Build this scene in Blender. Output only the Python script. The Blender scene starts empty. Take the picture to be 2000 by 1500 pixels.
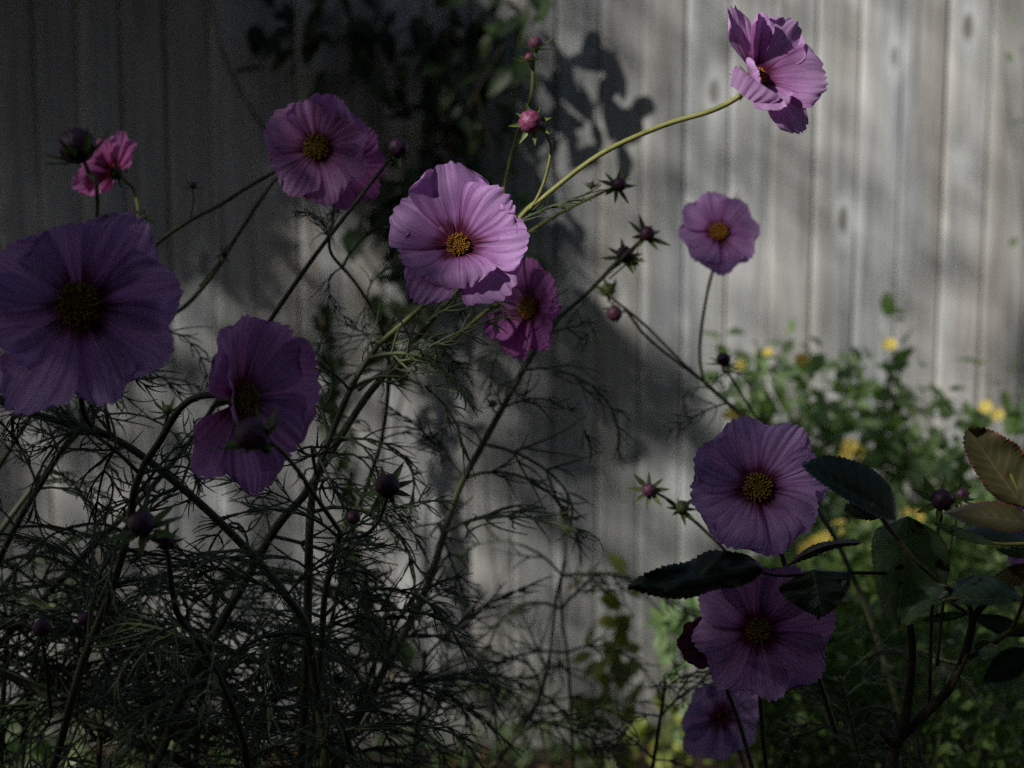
import bpy, math, random
import numpy as np
from mathutils import Vector, Matrix, noise

R = random.Random(7)
sc = bpy.context.scene
C = sc.collection

# ------------------------------------------------------------------ camera
CAM_H = 1.29
PITCH = math.radians(7.0)
FPX = 2778.0                      # 50 mm on a 36 mm sensor, photo 2000 px wide
cam_d = bpy.data.cameras.new('camera')
cam = bpy.data.objects.new('camera', cam_d)
C.objects.link(cam)
cam.location = (0, 0, CAM_H)
cam.rotation_euler = (math.radians(90) - PITCH, 0, 0)
cam_d.lens = 50
cam_d.sensor_width = 36
cam_d.clip_start = 0.02
cam_d.clip_end = 2000
cam_d.dof.use_dof = True
cam_d.dof.focus_distance = 0.755
cam_d.dof.aperture_fstop = 8.0
cam_d.dof.aperture_blades = 7
sc.camera = cam

# ------------------------------------------------------------------ light
SUN = Vector((0.66, 0.52, -0.54)).normalized()      # the way the light travels
s = -SUN
w = bpy.data.worlds.new('World')
sc.world = w
w.use_nodes = True
nt = w.node_tree
nt.nodes.clear()
sky = nt.nodes.new('ShaderNodeTexSky')
sky.sky_type = 'NISHITA'
sky.sun_disc = False
sky.sun_elevation = math.asin(s.z)
sky.sun_rotation = math.atan2(s.x, s.y)
bg = nt.nodes.new('ShaderNodeBackground')
bg.inputs['Strength'].default_value = 0.05
wo = nt.nodes.new('ShaderNodeOutputWorld')
nt.links.new(sky.outputs[0], bg.inputs[0])
nt.links.new(bg.outputs[0], wo.inputs[0])
sun_d = bpy.data.lights.new('sun', 'SUN')
sun_d.energy = 5.0
sun_d.angle = math.radians(0.53)
sun_d.color = (1.0, 0.965, 0.91)
sun = bpy.data.objects.new('sun', sun_d)
C.objects.link(sun)
sun.location = (-4, -3, 6)
sun.rotation_euler = SUN.to_track_quat('-Z', 'Y').to_euler()
sc.view_settings.view_transform = 'Standard'
sc.view_settings.look = 'None'
sc.view_settings.gamma = 1
sc.view_settings.use_curve_mapping = False
sc.view_settings.exposure = 0.18
sc.cycles.max_bounces = 8
sc.cycles.use_denoising = False
sc.cycles.sample_clamp_indirect = 3.0

# ------------------------------------------------------------------ helpers
FWD = Vector((0, math.cos(PITCH), -math.sin(PITCH)))
RGT = Vector((1, 0, 0))
UPV = Vector((0, math.sin(PITCH), math.cos(PITCH)))
CAMP = Vector((0, 0, CAM_H))
FENCE_Y = 3.30


def P(px, py, d):
    """the point at depth d metres that the photograph shows at (px, py)"""
    return CAMP + d * (FWD + RGT * ((px - 1000) / FPX) + UPV * ((750 - py) / FPX))


def PF(px, py, off=0.0):
    """the point of the fence plane (off metres before it) seen at (px, py)"""
    dr = FWD + RGT * ((px - 1000) / FPX) + UPV * ((750 - py) / FPX)
    t = (FENCE_Y - off) / dr.y
    return CAMP + dr * t


def link_mesh(name, verts, faces, mat, parent=None, uvs=None, smooth=True, stuff=False):
    me = bpy.data.meshes.new(name)
    me.from_pydata([tuple(v) for v in verts], [], faces)
    if smooth:
        me.polygons.foreach_set('use_smooth', [True] * len(me.polygons))
    if uvs is not None:
        lay = me.uv_layers.new(name='UVMap')
        li = np.empty(len(me.loops), dtype=np.int32)
        me.loops.foreach_get('vertex_index', li)
        a = np.array(uvs, dtype=np.float32)[li]
        lay.data.foreach_set('uv', a.ravel())
    if isinstance(mat, (list, tuple)):
        for m in mat:
            me.materials.append(m)
    else:
        me.materials.append(mat)
    o = bpy.data.objects.new(name, me)
    C.objects.link(o)
    if parent is not None:
        o.parent = parent
    if stuff:
        o['kind'] = 'stuff'
    return o


def share(name, src, parent, mw):
    """another part that shares a mesh"""
    o = bpy.data.objects.new(name, src)
    C.objects.link(o)
    o.parent = parent
    o.matrix_basis = mw
    return o


def thing(name, label, cat, loc=(0, 0, 0), group=None):
    o = bpy.data.objects.new(name, None)
    o.empty_display_size = 0.02
    C.objects.link(o)
    o.location = loc
    o['label'] = label
    o['category'] = cat
    if group:
        o['group'] = group
    return o


def catmull(pts, n):
    pts = [Vector(p) for p in pts]
    if len(pts) == 2:
        return [pts[0].lerp(pts[1], i / n) for i in range(n + 1)]
    q = [pts[0] * 2 - pts[1]] + pts + [pts[-1] * 2 - pts[-2]]
    out = []
    for i in range(len(pts) - 1):
        a, b, c, d = q[i], q[i + 1], q[i + 2], q[i + 3]
        for k in range(n):
            t = k / n
            out.append(0.5 * ((2 * b) + (c - a) * t + (2 * a - 5 * b + 4 * c - d) * t * t + (3 * b - a - 3 * c + d) * t ** 3))
    out.append(pts[-1])
    return out


def tube(vs, fs, pts, r0, r1, sides=6, wob=0.0, nodes=None, cap=True):
    """append a tapered tube through pts"""
    n = len(pts)
    t = (pts[1] - pts[0]).normalized()
    ref = Vector((0, 0, 1)) if abs(t.z) < 0.9 else Vector((1, 0, 0))
    a = t.cross(ref).normalized()
    base = len(vs)
    for i, p in enumerate(pts):
        if 0 < i < n - 1:
            t = (pts[i + 1] - pts[i - 1]).normalized()
        elif i:
            t = (pts[i] - pts[i - 1]).normalized()
        a = (a - t * a.dot(t))
        a = a.normalized() if a.length > 1e-9 else t.orthogonal().normalized()
        b = t.cross(a)
        f = i / (n - 1)
        r = r0 + (r1 - r0) * f
        if wob:
            r *= 1 + wob * (noise.noise(p * 90) + 0.5 * noise.noise(p * 260))
        for k in range(sides):
            an = 2 * math.pi * k / sides
            vs.append(p + (a * math.cos(an) + b * math.sin(an)) * r)
    for i in range(n - 1):
        for k in range(sides):
            k2 = (k + 1) % sides
            fs.append((base + i * sides + k, base + i * sides + k2, base + (i + 1) * sides + k2, base + (i + 1) * sides + k))
    if cap:
        fs.append(tuple(base + (n - 1) * sides + k for k in range(sides)))
        fs.append(tuple(base + k for k in reversed(range(sides))))


# ------------------------------------------------------------------ materials
def newmat(name):
    m = bpy.data.materials.new(name)
    m.use_nodes = True
    t = m.node_tree
    t.nodes.clear()
    return m, t, t.nodes, t.links


def node(N, kind, **kw):
    n = N.new('ShaderNode' + kind)
    for k, v in kw.items():
        if k == 'props':
            for a, b in v.items():
                setattr(n, a, b)
        else:
            n.inputs[k].default_value = v
    return n


def ramp(N, stops, interp='LINEAR'):
    r = N.new('ShaderNodeValToRGB')
    r.color_ramp.interpolation = interp
    e = r.color_ramp.elements
    while len(e) > 1:
        e.remove(e[-1])
    e[0].position = stops[0][0]
    e[0].color = (*stops[0][1], 1)
    for p, c in stops[1:]:
        x = e.new(p)
        x.color = (*c, 1)
    return r


def mixc(N, L, fac, a, b, mode='MIX'):
    m = N.new('ShaderNodeMix')
    m.data_type = 'RGBA'
    m.blend_type = mode
    for inp, v in ((m.inputs[0], fac), (m.inputs[6], a), (m.inputs[7], b)):
        if hasattr(v, 'links'):
            L.new(v, inp)
        elif isinstance(v, (int, float)):
            inp.default_value = v
        else:
            inp.default_value = (*v, 1)
    return m.outputs[2]


def math_n(N, L, op, a, b=None, clamp=False):
    m = N.new('ShaderNodeMath')
    m.operation = op
    m.use_clamp = clamp
    for i, v in enumerate((a, b)):
        if v is None:
            continue
        if hasattr(v, 'links'):
            L.new(v, m.inputs[i])
        else:
            m.inputs[i].default_value = v
    return m.outputs[0]


def petal_mat(name, tip, mid, base, trans=0.44):
    m, t, N, L = newmat(name)
    uv = N.new('ShaderNodeUVMap')
    sep = N.new('ShaderNodeSeparateXYZ')
    L.new(uv.outputs[0], sep.inputs[0])
    oi = N.new('ShaderNodeObjectInfo')
    comb = N.new('ShaderNodeCombineXYZ')
    L.new(math_n(N, L, 'MULTIPLY', sep.outputs[0], 26.0), comb.inputs[0])
    L.new(math_n(N, L, 'MULTIPLY', sep.outputs[1], 1.3), comb.inputs[1])
    L.new(math_n(N, L, 'MULTIPLY', oi.outputs['Random'], 37.0), comb.inputs[2])
    nz = node(N, 'TexNoise', Scale=1.0, Detail=4.0, Roughness=0.65)
    L.new(comb.outputs[0], nz.inputs['Vector'])
    comb2 = N.new('ShaderNodeCombineXYZ')
    L.new(math_n(N, L, 'MULTIPLY', sep.outputs[0], 7.0), comb2.inputs[0])
    L.new(math_n(N, L, 'MULTIPLY', sep.outputs[1], 1.0), comb2.inputs[1])
    L.new(math_n(N, L, 'MULTIPLY', oi.outputs['Random'], 17.0), comb2.inputs[2])
    nz2 = node(N, 'TexNoise', Scale=1.0, Detail=2.0, Roughness=0.5)
    L.new(comb2.outputs[0], nz2.inputs['Vector'])
    # throat colour reaches up the petal in streaks
    v = math_n(N, L, 'ADD', sep.outputs[1], math_n(N, L, 'MULTIPLY', math_n(N, L, 'SUBTRACT', nz.outputs[0], 0.5), 0.32))
    v = math_n(N, L, 'ADD', v, math_n(N, L, 'MULTIPLY', math_n(N, L, 'SUBTRACT', nz2.outputs[0], 0.5), 0.25))
    rp = ramp(N, [(0.0, base), (0.17, base), (0.33, mid), (0.55, tuple(0.5 * (a + b) for a, b in zip(mid, tip))), (0.8, tip)])
    L.new(v, rp.inputs[0])
    vein = ramp(N, [(0.36, (0.66, 0.50, 0.66)), (0.46, (0.92, 0.90, 0.95)), (0.62, (1.08, 1.1, 1.08))])
    L.new(nz.outputs[0], vein.inputs[0])
    col = mixc(N, L, 0.85, rp.outputs[0], vein.outputs[0], 'MULTIPLY')
    # fine mottling
    tc = N.new('ShaderNodeTexCoord')
    sp = node(N, 'TexNoise', Scale=900.0, Detail=2.0)
    L.new(tc.outputs['Object'], sp.inputs['Vector'])
    spr = ramp(N, [(0.3, (0.88, 0.86, 0.9)), (0.7, (1.1, 1.1, 1.1))])
    L.new(sp.outputs[0], spr.inputs[0])
    col = mixc(N, L, 1.0, col, spr.outputs[0], 'MULTIPLY')
    bs = node(N, 'BsdfPrincipled', Roughness=0.62)
    bs.inputs['Specular IOR Level'].default_value = 0.25
    bs.inputs['Sheen Weight'].default_value = 0.08
    L.new(col, bs.inputs['Base Color'])
    bump = node(N, 'Bump', Strength=0.35, Distance=0.0007)
    L.new(nz.outputs[0], bump.inputs['Height'])
    L.new(bump.outputs[0], bs.inputs['Normal'])
    tr = N.new('ShaderNodeBsdfTranslucent')
    L.new(mixc(N, L, 1.0, col, (0.95, 0.62, 0.85), 'MULTIPLY'), tr.inputs[0])
    mx = N.new('ShaderNodeMixShader')
    mx.inputs[0].default_value = trans
    L.new(bs.outputs[0], mx.inputs[1])
    L.new(tr.outputs[0], mx.inputs[2])
    out = N.new('ShaderNodeOutputMaterial')
    L.new(mx.outputs[0], out.inputs[0])
    return m


def leafy_mat(name, c1, c2, scale=60.0, rough=0.5, trans=0.25, spots=None, veins=False, edge=None, rnd=0.35, tr_col=None):
    m, t, N, L = newmat(name)
    geo = N.new('ShaderNodeNewGeometry')
    nz = node(N, 'TexNoise', Scale=scale, Detail=4.0, Roughness=0.6)
    L.new(geo.outputs['Position'], nz.inputs['Vector'])
    rp = ramp(N, [(0.32, c1), (0.68, c2)])
    L.new(nz.outputs[0], rp.inputs[0])
    col = rp.outputs[0]
    oi = N.new('ShaderNodeObjectInfo')
    rr = ramp(N, [(0.0, (1 - rnd,) * 3), (1.0, (1 + rnd, 1 + rnd * 0.8, 1 + rnd * 0.3))])
    L.new(oi.outputs['Random'], rr.inputs[0])
    col = mixc(N, L, 1.0, col, rr.outputs[0], 'MULTIPLY')
    bumpsrc = nz.outputs[0]
    if veins or edge:
        uv = N.new('ShaderNodeUVMap')
        sep = N.new('ShaderNodeSeparateXYZ')
        L.new(uv.outputs[0], sep.inputs[0])
        au = math_n(N, L, 'ABSOLUTE', sep.outputs[0])
    if veins:
        # side veins run forward from the midrib
        ph = math_n(N, L, 'SUBTRACT', math_n(N, L, 'MULTIPLY', sep.outputs[1], 52.0), math_n(N, L, 'MULTIPLY', au, 13.0))
        ph = math_n(N, L, 'ADD', ph, math_n(N, L, 'MULTIPLY', nz.outputs[0], 5.0))
        sv = math_n(N, L, 'POWER', math_n(N, L, 'MULTIPLY', math_n(N, L, 'ADD', math_n(N, L, 'SINE', ph), 1.0), 0.5), 7.0)
        mr = math_n(N, L, 'SUBTRACT', 1.0, math_n(N, L, 'MULTIPLY', au, 18.0), True)
        vv = math_n(N, L, 'MAXIMUM', math_n(N, L, 'MULTIPLY', sv, 0.22), mr)
        col = mixc(N, L, math_n(N, L, 'MULTIPLY', vv, 0.55), col, tuple(min(1, x * 2.1 + 0.01) for x in c2))
        bumpsrc = math_n(N, L, 'SUBTRACT', nz.outputs[0], math_n(N, L, 'MULTIPLY', vv, 1.3))
    if edge:
        ed = math_n(N, L, 'MULTIPLY', math_n(N, L, 'SUBTRACT', au, 0.88, True), 8.0, True)
        col = mixc(N, L, ed, col, edge)
    if spots:
        vo = node(N, 'TexNoise', Scale=scale * 1.7, Detail=1.0)
        L.new(geo.outputs['Position'], vo.inputs['Vector'])
        sr = ramp(N, [(0.66, (0, 0, 0)), (0.71, (1, 1, 1))])
        L.new(vo.outputs[0], sr.inputs[0])
        col = mixc(N, L, sr.outputs[0], col, spots)
    bs = node(N, 'BsdfPrincipled', Roughness=rough)
    bs.inputs['Specular IOR Level'].default_value = 0.35
    L.new(col, bs.inputs['Base Color'])
    bump = node(N, 'Bump', Strength=0.4, Distance=0.0006)
    L.new(bumpsrc, bump.inputs['Height'])
    L.new(bump.outputs[0], bs.inputs['Normal'])
    out = N.new('ShaderNodeOutputMaterial')
    if trans > 0:
        tr = N.new('ShaderNodeBsdfTranslucent')
        L.new(mixc(N, L, 1.0, col, tr_col or (1.3, 1.5, 0.6), 'MULTIPLY'), tr.inputs[0])
        mx = N.new('ShaderNodeMixShader')
        mx.inputs[0].default_value = trans
        L.new(bs.outputs[0], mx.inputs[1])
        L.new(tr.outputs[0], mx.inputs[2])
        L.new(mx.outputs[0], out.inputs[0])
    else:
        L.new(bs.outputs[0], out.inputs[0])
    return m


def wood_mat():
    m, t, N, L = newmat('weathered_board')
    geo = N.new('ShaderNodeNewGeometry')
    oi = N.new('ShaderNodeObjectInfo')
    mp = N.new('ShaderNodeMapping')
    mp.inputs['Scale'].default_value = (60, 60, 2.2)
    L.new(geo.outputs['Position'], mp.inputs['Vector'])
    # knots bend the grain
    kv = N.new('ShaderNodeTexVoronoi')
    kv.inputs['Scale'].default_value = 1.0
    kmp = N.new('ShaderNodeMapping')
    kmp.inputs['Scale'].default_value = (9.0, 0.01, 3.6)
    L.new(geo.outputs['Position'], kmp.inputs['Vector'])
    L.new(kmp.outputs[0], kv.inputs['Vector'])
    knot = ramp(N, [(0.0, (1, 1, 1)), (0.07, (0.85, 0.85, 0.85)), (0.115, (0, 0, 0))])
    L.new(kv.outputs['Distance'], knot.inputs[0])
    halo = ramp(N, [(0.10, (0, 0, 0)), (0.15, (1, 1, 1)), (0.30, (0, 0, 0))])
    L.new(kv.outputs['Distance'], halo.inputs[0])
    grain = node(N, 'TexNoise', Scale=1.0, Detail=6.0, Roughness=0.65, Distortion=0.6)
    L.new(mp.outputs[0], grain.inputs['Vector'])
    big = node(N, 'TexNoise', Scale=1.0, Detail=4.0, Roughness=0.6)
    mp2 = N.new('ShaderNodeMapping')
    mp2.inputs['Scale'].default_value = (9, 9, 1.1)
    L.new(geo.outputs['Position'], mp2.inputs['Vector'])
    L.new(mp2.outputs[0], big.inputs['Vector'])
    r1 = ramp(N, [(0.28, (0.25, 0.25, 0.245)), (0.5, (0.41, 0.415, 0.415)), (0.72, (0.54, 0.55, 0.56))])
    L.new(grain.outputs[0], r1.inputs[0])
    r2 = ramp(N, [(0.30, (0.72, 0.76, 0.80)), (0.48, (0.98, 0.98, 0.97)), (0.60, (1.04, 1.02, 0.98)), (0.74, (0.98, 0.90, 0.82))])
    L.new(big.outputs[0], r2.inputs[0])
    col = mixc(N, L, 1.0, r1.outputs[0], r2.outputs[0], 'MULTIPLY')
    rr = ramp(N, [(0.0, (0.82, 0.81, 0.79)), (0.5, (0.97, 0.97, 0.965)), (1.0, (1.10, 1.11, 1.12))])
    L.new(oi.outputs['Random'], rr.inputs[0])
    col = mixc(N, L, 1.0, col, rr.outputs[0], 'MULTIPLY')
    col = mixc(N, L, math_n(N, L, 'MULTIPLY', halo.outputs[0], 0.55), col, (0.68, 0.70, 0.70))
    col = mixc(N, L, math_n(N, L, 'MULTIPLY', knot.outputs[0], 0.7), col, (0.15, 0.125, 0.10))
    # browner and darker in patches towards the ground
    sz = N.new('ShaderNodeSeparateXYZ')
    L.new(geo.outputs['Position'], sz.inputs[0])
    low = math_n(N, L, 'SUBTRACT', 1.0, math_n(N, L, 'MULTIPLY', sz.outputs[2], 3.0), True)
    low = math_n(N, L, 'MULTIPLY', low, big.outputs[0])
    col = mixc(N, L, low, col, (0.13, 0.12, 0.09))
    bs = node(N, 'BsdfPrincipled', Roughness=0.85)
    bs.inputs['Specular IOR Level'].default_value = 0.2
    L.new(col, bs.inputs['Base Color'])
    bump = node(N, 'Bump', Strength=0.7, Distance=0.003)
    L.new(math_n(N, L, 'SUBTRACT', grain.outputs[0], math_n(N, L, 'MULTIPLY', knot.outputs[0], 0.8)), bump.inputs['Height'])
    L.new(bump.outputs[0], bs.inputs['Normal'])
    out = N.new('ShaderNodeOutputMaterial')
    L.new(bs.outputs[0], out.inputs[0])
    return m


def plain_mat(name, c1, c2, scale, rough=0.9, dist=0.01, strength=0.8):
    m, t, N, L = newmat(name)
    geo = N.new('ShaderNodeNewGeometry')
    nz = node(N, 'TexNoise', Scale=scale, Detail=8.0, Roughness=0.7)
    L.new(geo.outputs['Position'], nz.inputs['Vector'])
    rp = ramp(N, [(0.3, c1), (0.7, c2)])
    L.new(nz.outputs[0], rp.inputs[0])
    bs = node(N, 'BsdfPrincipled', Roughness=rough)
    bs.inputs['Specular IOR Level'].default_value = 0.2
    L.new(rp.outputs[0], bs.inputs['Base Color'])
    bump = node(N, 'Bump', Strength=strength, Distance=dist)
    L.new(nz.outputs[0], bump.inputs['Height'])
    L.new(bump.outputs[0], bs.inputs['Normal'])
    out = N.new('ShaderNodeOutputMaterial')
    L.new(bs.outputs[0], out.inputs[0])
    return m


M = {}
M['lilac'] = petal_mat('lilac_petal', (0.53, 0.31, 0.60), (0.40, 0.17, 0.42), (0.12, 0.010, 0.05))
M['lilac_lit'] = petal_mat('lilac_sunlit_petal', (0.60, 0.36, 0.64), (0.48, 0.20, 0.46), (0.16, 0.02, 0.07), 0.5)  # lilac again, lightened: sunlight on the petals put into the colour
M['violet'] = petal_mat('violet_petal', (0.52, 0.35, 0.63), (0.41, 0.22, 0.47), (0.11, 0.012, 0.045))
M['magenta'] = petal_mat('magenta_petal', (0.42, 0.145, 0.39), (0.31, 0.075, 0.25), (0.11, 0.008, 0.04), 0.42)
M['pink'] = petal_mat('pink_petal', (0.60, 0.29, 0.50), (0.50, 0.16, 0.34), (0.20, 0.02, 0.06), 0.45)
M['dusky'] = petal_mat('dusky_petal', (0.42, 0.25, 0.46), (0.34, 0.16, 0.35), (0.10, 0.01, 0.04))
M['pale'] = petal_mat('pale_petal', (0.62, 0.50, 0.72), (0.52, 0.34, 0.58), (0.2, 0.05, 0.10))
M['mauve'] = petal_mat('mauve_petal', (0.54, 0.29, 0.54), (0.43, 0.18, 0.39), (0.13, 0.012, 0.045))
M['maroon'] = petal_mat('maroon_petal', (0.09, 0.015, 0.045), (0.06, 0.010, 0.03), (0.03, 0.004, 0.015))
M['floret'] = plain_mat('floret_yellow', (0.10, 0.03, 0.008), (0.62, 0.30, 0.03), 700, 0.7, 0.001)
M['floret_green'] = plain_mat('floret_olive', (0.07, 0.03, 0.008), (0.36, 0.27, 0.03), 700, 0.7, 0.001)
M['disc'] = plain_mat('disc_brown', (0.05, 0.02, 0.008), (0.16, 0.08, 0.015), 500, 0.8, 0.001)
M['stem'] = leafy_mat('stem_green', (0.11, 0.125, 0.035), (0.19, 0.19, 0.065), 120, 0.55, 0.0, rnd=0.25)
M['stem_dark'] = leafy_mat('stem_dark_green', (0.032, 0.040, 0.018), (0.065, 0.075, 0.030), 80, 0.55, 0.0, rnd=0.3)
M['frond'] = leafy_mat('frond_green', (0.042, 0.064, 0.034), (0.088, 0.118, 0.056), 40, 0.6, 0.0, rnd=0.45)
M['bract'] = leafy_mat('bract_green', (0.055, 0.09, 0.025), (0.12, 0.17, 0.05), 300, 0.5, 0.25)
M['bud_dark'] = leafy_mat('bud_purple', (0.020, 0.008, 0.018), (0.10, 0.034, 0.08), 420, 0.5, 0.0)
M['bud_pink'] = leafy_mat('bud_crimson', (0.10, 0.018, 0.055), (0.24, 0.06, 0.14), 500, 0.45, 0.0)
M['bud_rosy'] = leafy_mat('bud_rosy', (0.05, 0.015, 0.035), (0.17, 0.06, 0.12), 500, 0.45, 0.0)
M['bud_green'] = leafy_mat('bud_green', (0.05, 0.08, 0.02), (0.12, 0.15, 0.04), 500, 0.5, 0.0)
M['rose_green'] = leafy_mat('rose_leaf_green', (0.045, 0.080, 0.042), (0.08, 0.13, 0.07), 90, 0.36, 0.22, (0.03, 0.018, 0.012), True, (0.06, 0.07, 0.03), 0.15)
M['rose_dark'] = leafy_mat('rose_leaf_dark', (0.016, 0.028, 0.016), (0.028, 0.044, 0.024), 90, 0.45, 0.12, None, True, None, 0.15)
M['rose_bronze'] = leafy_mat('rose_leaf_bronze', (0.062, 0.070, 0.028), (0.100, 0.082, 0.040), 45, 0.42, 0.30, (0.06, 0.03, 0.02), True, (0.22, 0.03, 0.03), 0.15, (1.3, 1.1, 0.6))
M['rose_dead'] = leafy_mat('rose_leaf_withered', (0.035, 0.025, 0.028), (0.10, 0.085, 0.085), 160, 0.8, 0.05, None, True, None, 0.1)
M['bark'] = plain_mat('rose_bark', (0.025, 0.02, 0.014), (0.085, 0.07, 0.045), 260, 0.85, 0.002)
M['twig_green'] = leafy_mat('rose_twig', (0.10, 0.11, 0.03), (0.20, 0.17, 0.06), 150, 0.5, 0.0)
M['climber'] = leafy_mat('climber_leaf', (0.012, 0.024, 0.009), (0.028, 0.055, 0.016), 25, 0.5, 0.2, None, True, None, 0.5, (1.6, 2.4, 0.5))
M['shrub'] = leafy_mat('shrub_leaf', (0.10, 0.165, 0.085), (0.20, 0.285, 0.155), 25, 0.42, 0.45, None, True, None, 0.5, (1.4, 1.9, 0.5))
M['shrub_lime'] = leafy_mat('lime_leaf', (0.12, 0.18, 0.04), (0.24, 0.28, 0.07), 25, 0.45, 0.40, (0.18, 0.06, 0.02), True, None, 0.5, (1.3, 1.4, 0.4))
M['yellow'] = leafy_mat('yellow_blossom', (0.78, 0.58, 0.08), (0.86, 0.74, 0.22), 90, 0.6, 0.30, rnd=0.1, tr_col=(1, 0.9, 0.4))
M['undergrowth'] = leafy_mat('undergrowth_leaf', (0.04, 0.075, 0.024), (0.14, 0.22, 0.06), 14, 0.45, 0.35, None, False, None, 0.3, (1.4, 1.9, 0.5))
M['litter'] = leafy_mat('leaf_litter', (0.06, 0.035, 0.018), (0.24, 0.15, 0.07), 20, 0.8, 0.1)
M['grass'] = leafy_mat('weed_green', (0.05, 0.10, 0.02), (0.14, 0.22, 0.05), 12, 0.5, 0.35, tr_col=(1.4, 1.8, 0.5))
M['tree_leaf'] = leafy_mat('tree_leaf', (0.03, 0.055, 0.016), (0.06, 0.10, 0.03), 8, 0.5, 0.12, tr_col=(1, 1.2, 0.4))
M['tree_bark'] = plain_mat('tree_bark', (0.05, 0.04, 0.03), (0.16, 0.13, 0.10), 30, 0.9, 0.02)
M['dead_stem'] = plain_mat('dry_stem', (0.13, 0.09, 0.035), (0.28, 0.20, 0.08), 60, 0.8, 0.002)
M['wood'] = wood_mat()
M['soil'] = plain_mat('soil', (0.035, 0.026, 0.018), (0.11, 0.08, 0.055), 25, 0.95, 0.03)

# ------------------------------------------------------------------ the ground
gv, gf = [], []
xs = [-300, -60, -15, -6] + [i * 0.12 for i in range(-25, 26)] + [6, 15, 60, 300]
ys = [-300, -60, -15, -4] + [i * 0.12 for i in range(-8, 29)] + [6, 15, 60, 300]
for y in ys:
    for x in xs:
        z = 0.03 * noise.noise(Vector((x * 3, y * 3, 0))) + 0.012 * noise.noise(Vector((x * 11, y * 11, 3)))
        gv.append((x, y, z - 0.01))
nx = len(xs)
for j in range(len(ys) - 1):
    for i in range(nx - 1):
        gf.append((j * nx + i, j * nx + i + 1, (j + 1) * nx + i + 1, (j + 1) * nx + i))
g = link_mesh('ground', gv, gf, M['soil'])
g['kind'] = 'structure'

# ------------------------------------------------------------------ the fence
fence = thing('board_fence', 'tall weathered grey wooden fence of upright overlapping boards behind all the flowers', 'fence', (0, FENCE_Y, 0))
BW, BH = 0.0985, 1.95


def board_mesh(seed):
    """one upright board: thick bevelled edge on its left, thinning to the right, slightly warped"""
    rr = random.Random(seed)
    prof = [(0.0, -0.0015), (0.0004, -0.0112), (0.0035, -0.0140), (0.011, -0.0158), (0.018, -0.0160), (0.055, -0.0136),
            (BW - 0.0045, -0.0112), (BW - 0.0035, -0.0030), (BW + 0.0045, -0.0030), (BW + 0.0045, -0.0006), (BW - 0.006, 0.001), (0.0, 0.001)]
    n = len(prof)
    vs, fs = [], []
    rows = 13
    for i in range(rows):
        z = BH * i / (rows - 1)
        dx = 0.0016 * noise.noise(Vector((seed * 3.1, z * 1.4, 0)))
        dy = 0.0016 * noise.noise(Vector((seed * 3.1, z * 1.2, 9)))
        for (a, b) in prof:
            vs.append((a + dx, b + dy, z))
    for i in range(rows - 1):
        for k in range(n):
            k2 = (k + 1) % n
            fs.append((i * n + k, i * n + k2, (i + 1) * n + k2, (i + 1) * n + k))
    fs.append(tuple(reversed(range(n))))
    fs.append(tuple((rows - 1) * n + k for k in range(n)))
    o = link_mesh('board', vs, fs, M['wood'], fence, smooth=False)
    return o


variants = [board_mesh(k) for k in range(6)]
NB = 64
x0 = -3.15
for k in range(NB):
    if k < 6:
        o = variants[k]
    else:
        o = variants[R.randrange(6)].copy()
        C.objects.link(o)
        o.parent = fence
    o.location = (x0 + k * BW, R.uniform(-0.001, 0.001), 0.01 + R.uniform(-0.006, 0.006))
    o.rotation_euler = (0, R.uniform(-0.0012, 0.0012), R.uniform(-0.012, 0.012))


def box(vs, fs, x0, x1, y0, y1, z0, z1):
    b = len(vs)
    for z in (z0, z1):
        for x, y in ((x0, y0), (x1, y0), (x1, y1), (x0, y1)):
            vs.append((x, y, z))
    fs += [(b, b + 3, b + 2, b + 1), (b + 4, b + 5, b + 6, b + 7), (b, b + 1, b + 5, b + 4), (b + 1, b + 2, b + 6, b + 5),
           (b + 2, b + 3, b + 7, b + 6), (b + 3, b, b + 4, b + 7)]


for z in (0.3, 1.0, 1.65):
    vs, fs = [], []
    box(vs, fs, -3.2, 3.3, 0.005, 0.045, z, z + 0.075)
    link_mesh('rail', vs, fs, M['wood'], fence, smooth=False)
for x in (-3.0, -1.2, 0.6, 2.4):
    vs, fs = [], []
    box(vs, fs, x, x + 0.1, 0.048, 0.148, -0.3, 1.9)
    link_mesh('post', vs, fs, M['wood'], fence, smooth=False)
vs, fs = [], []
box(vs, fs, -3.2, 3.3, -0.03, 0.05, BH + 0.022, BH + 0.047)
link_mesh('capping', vs, fs, M['wood'], fence, smooth=False)


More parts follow.
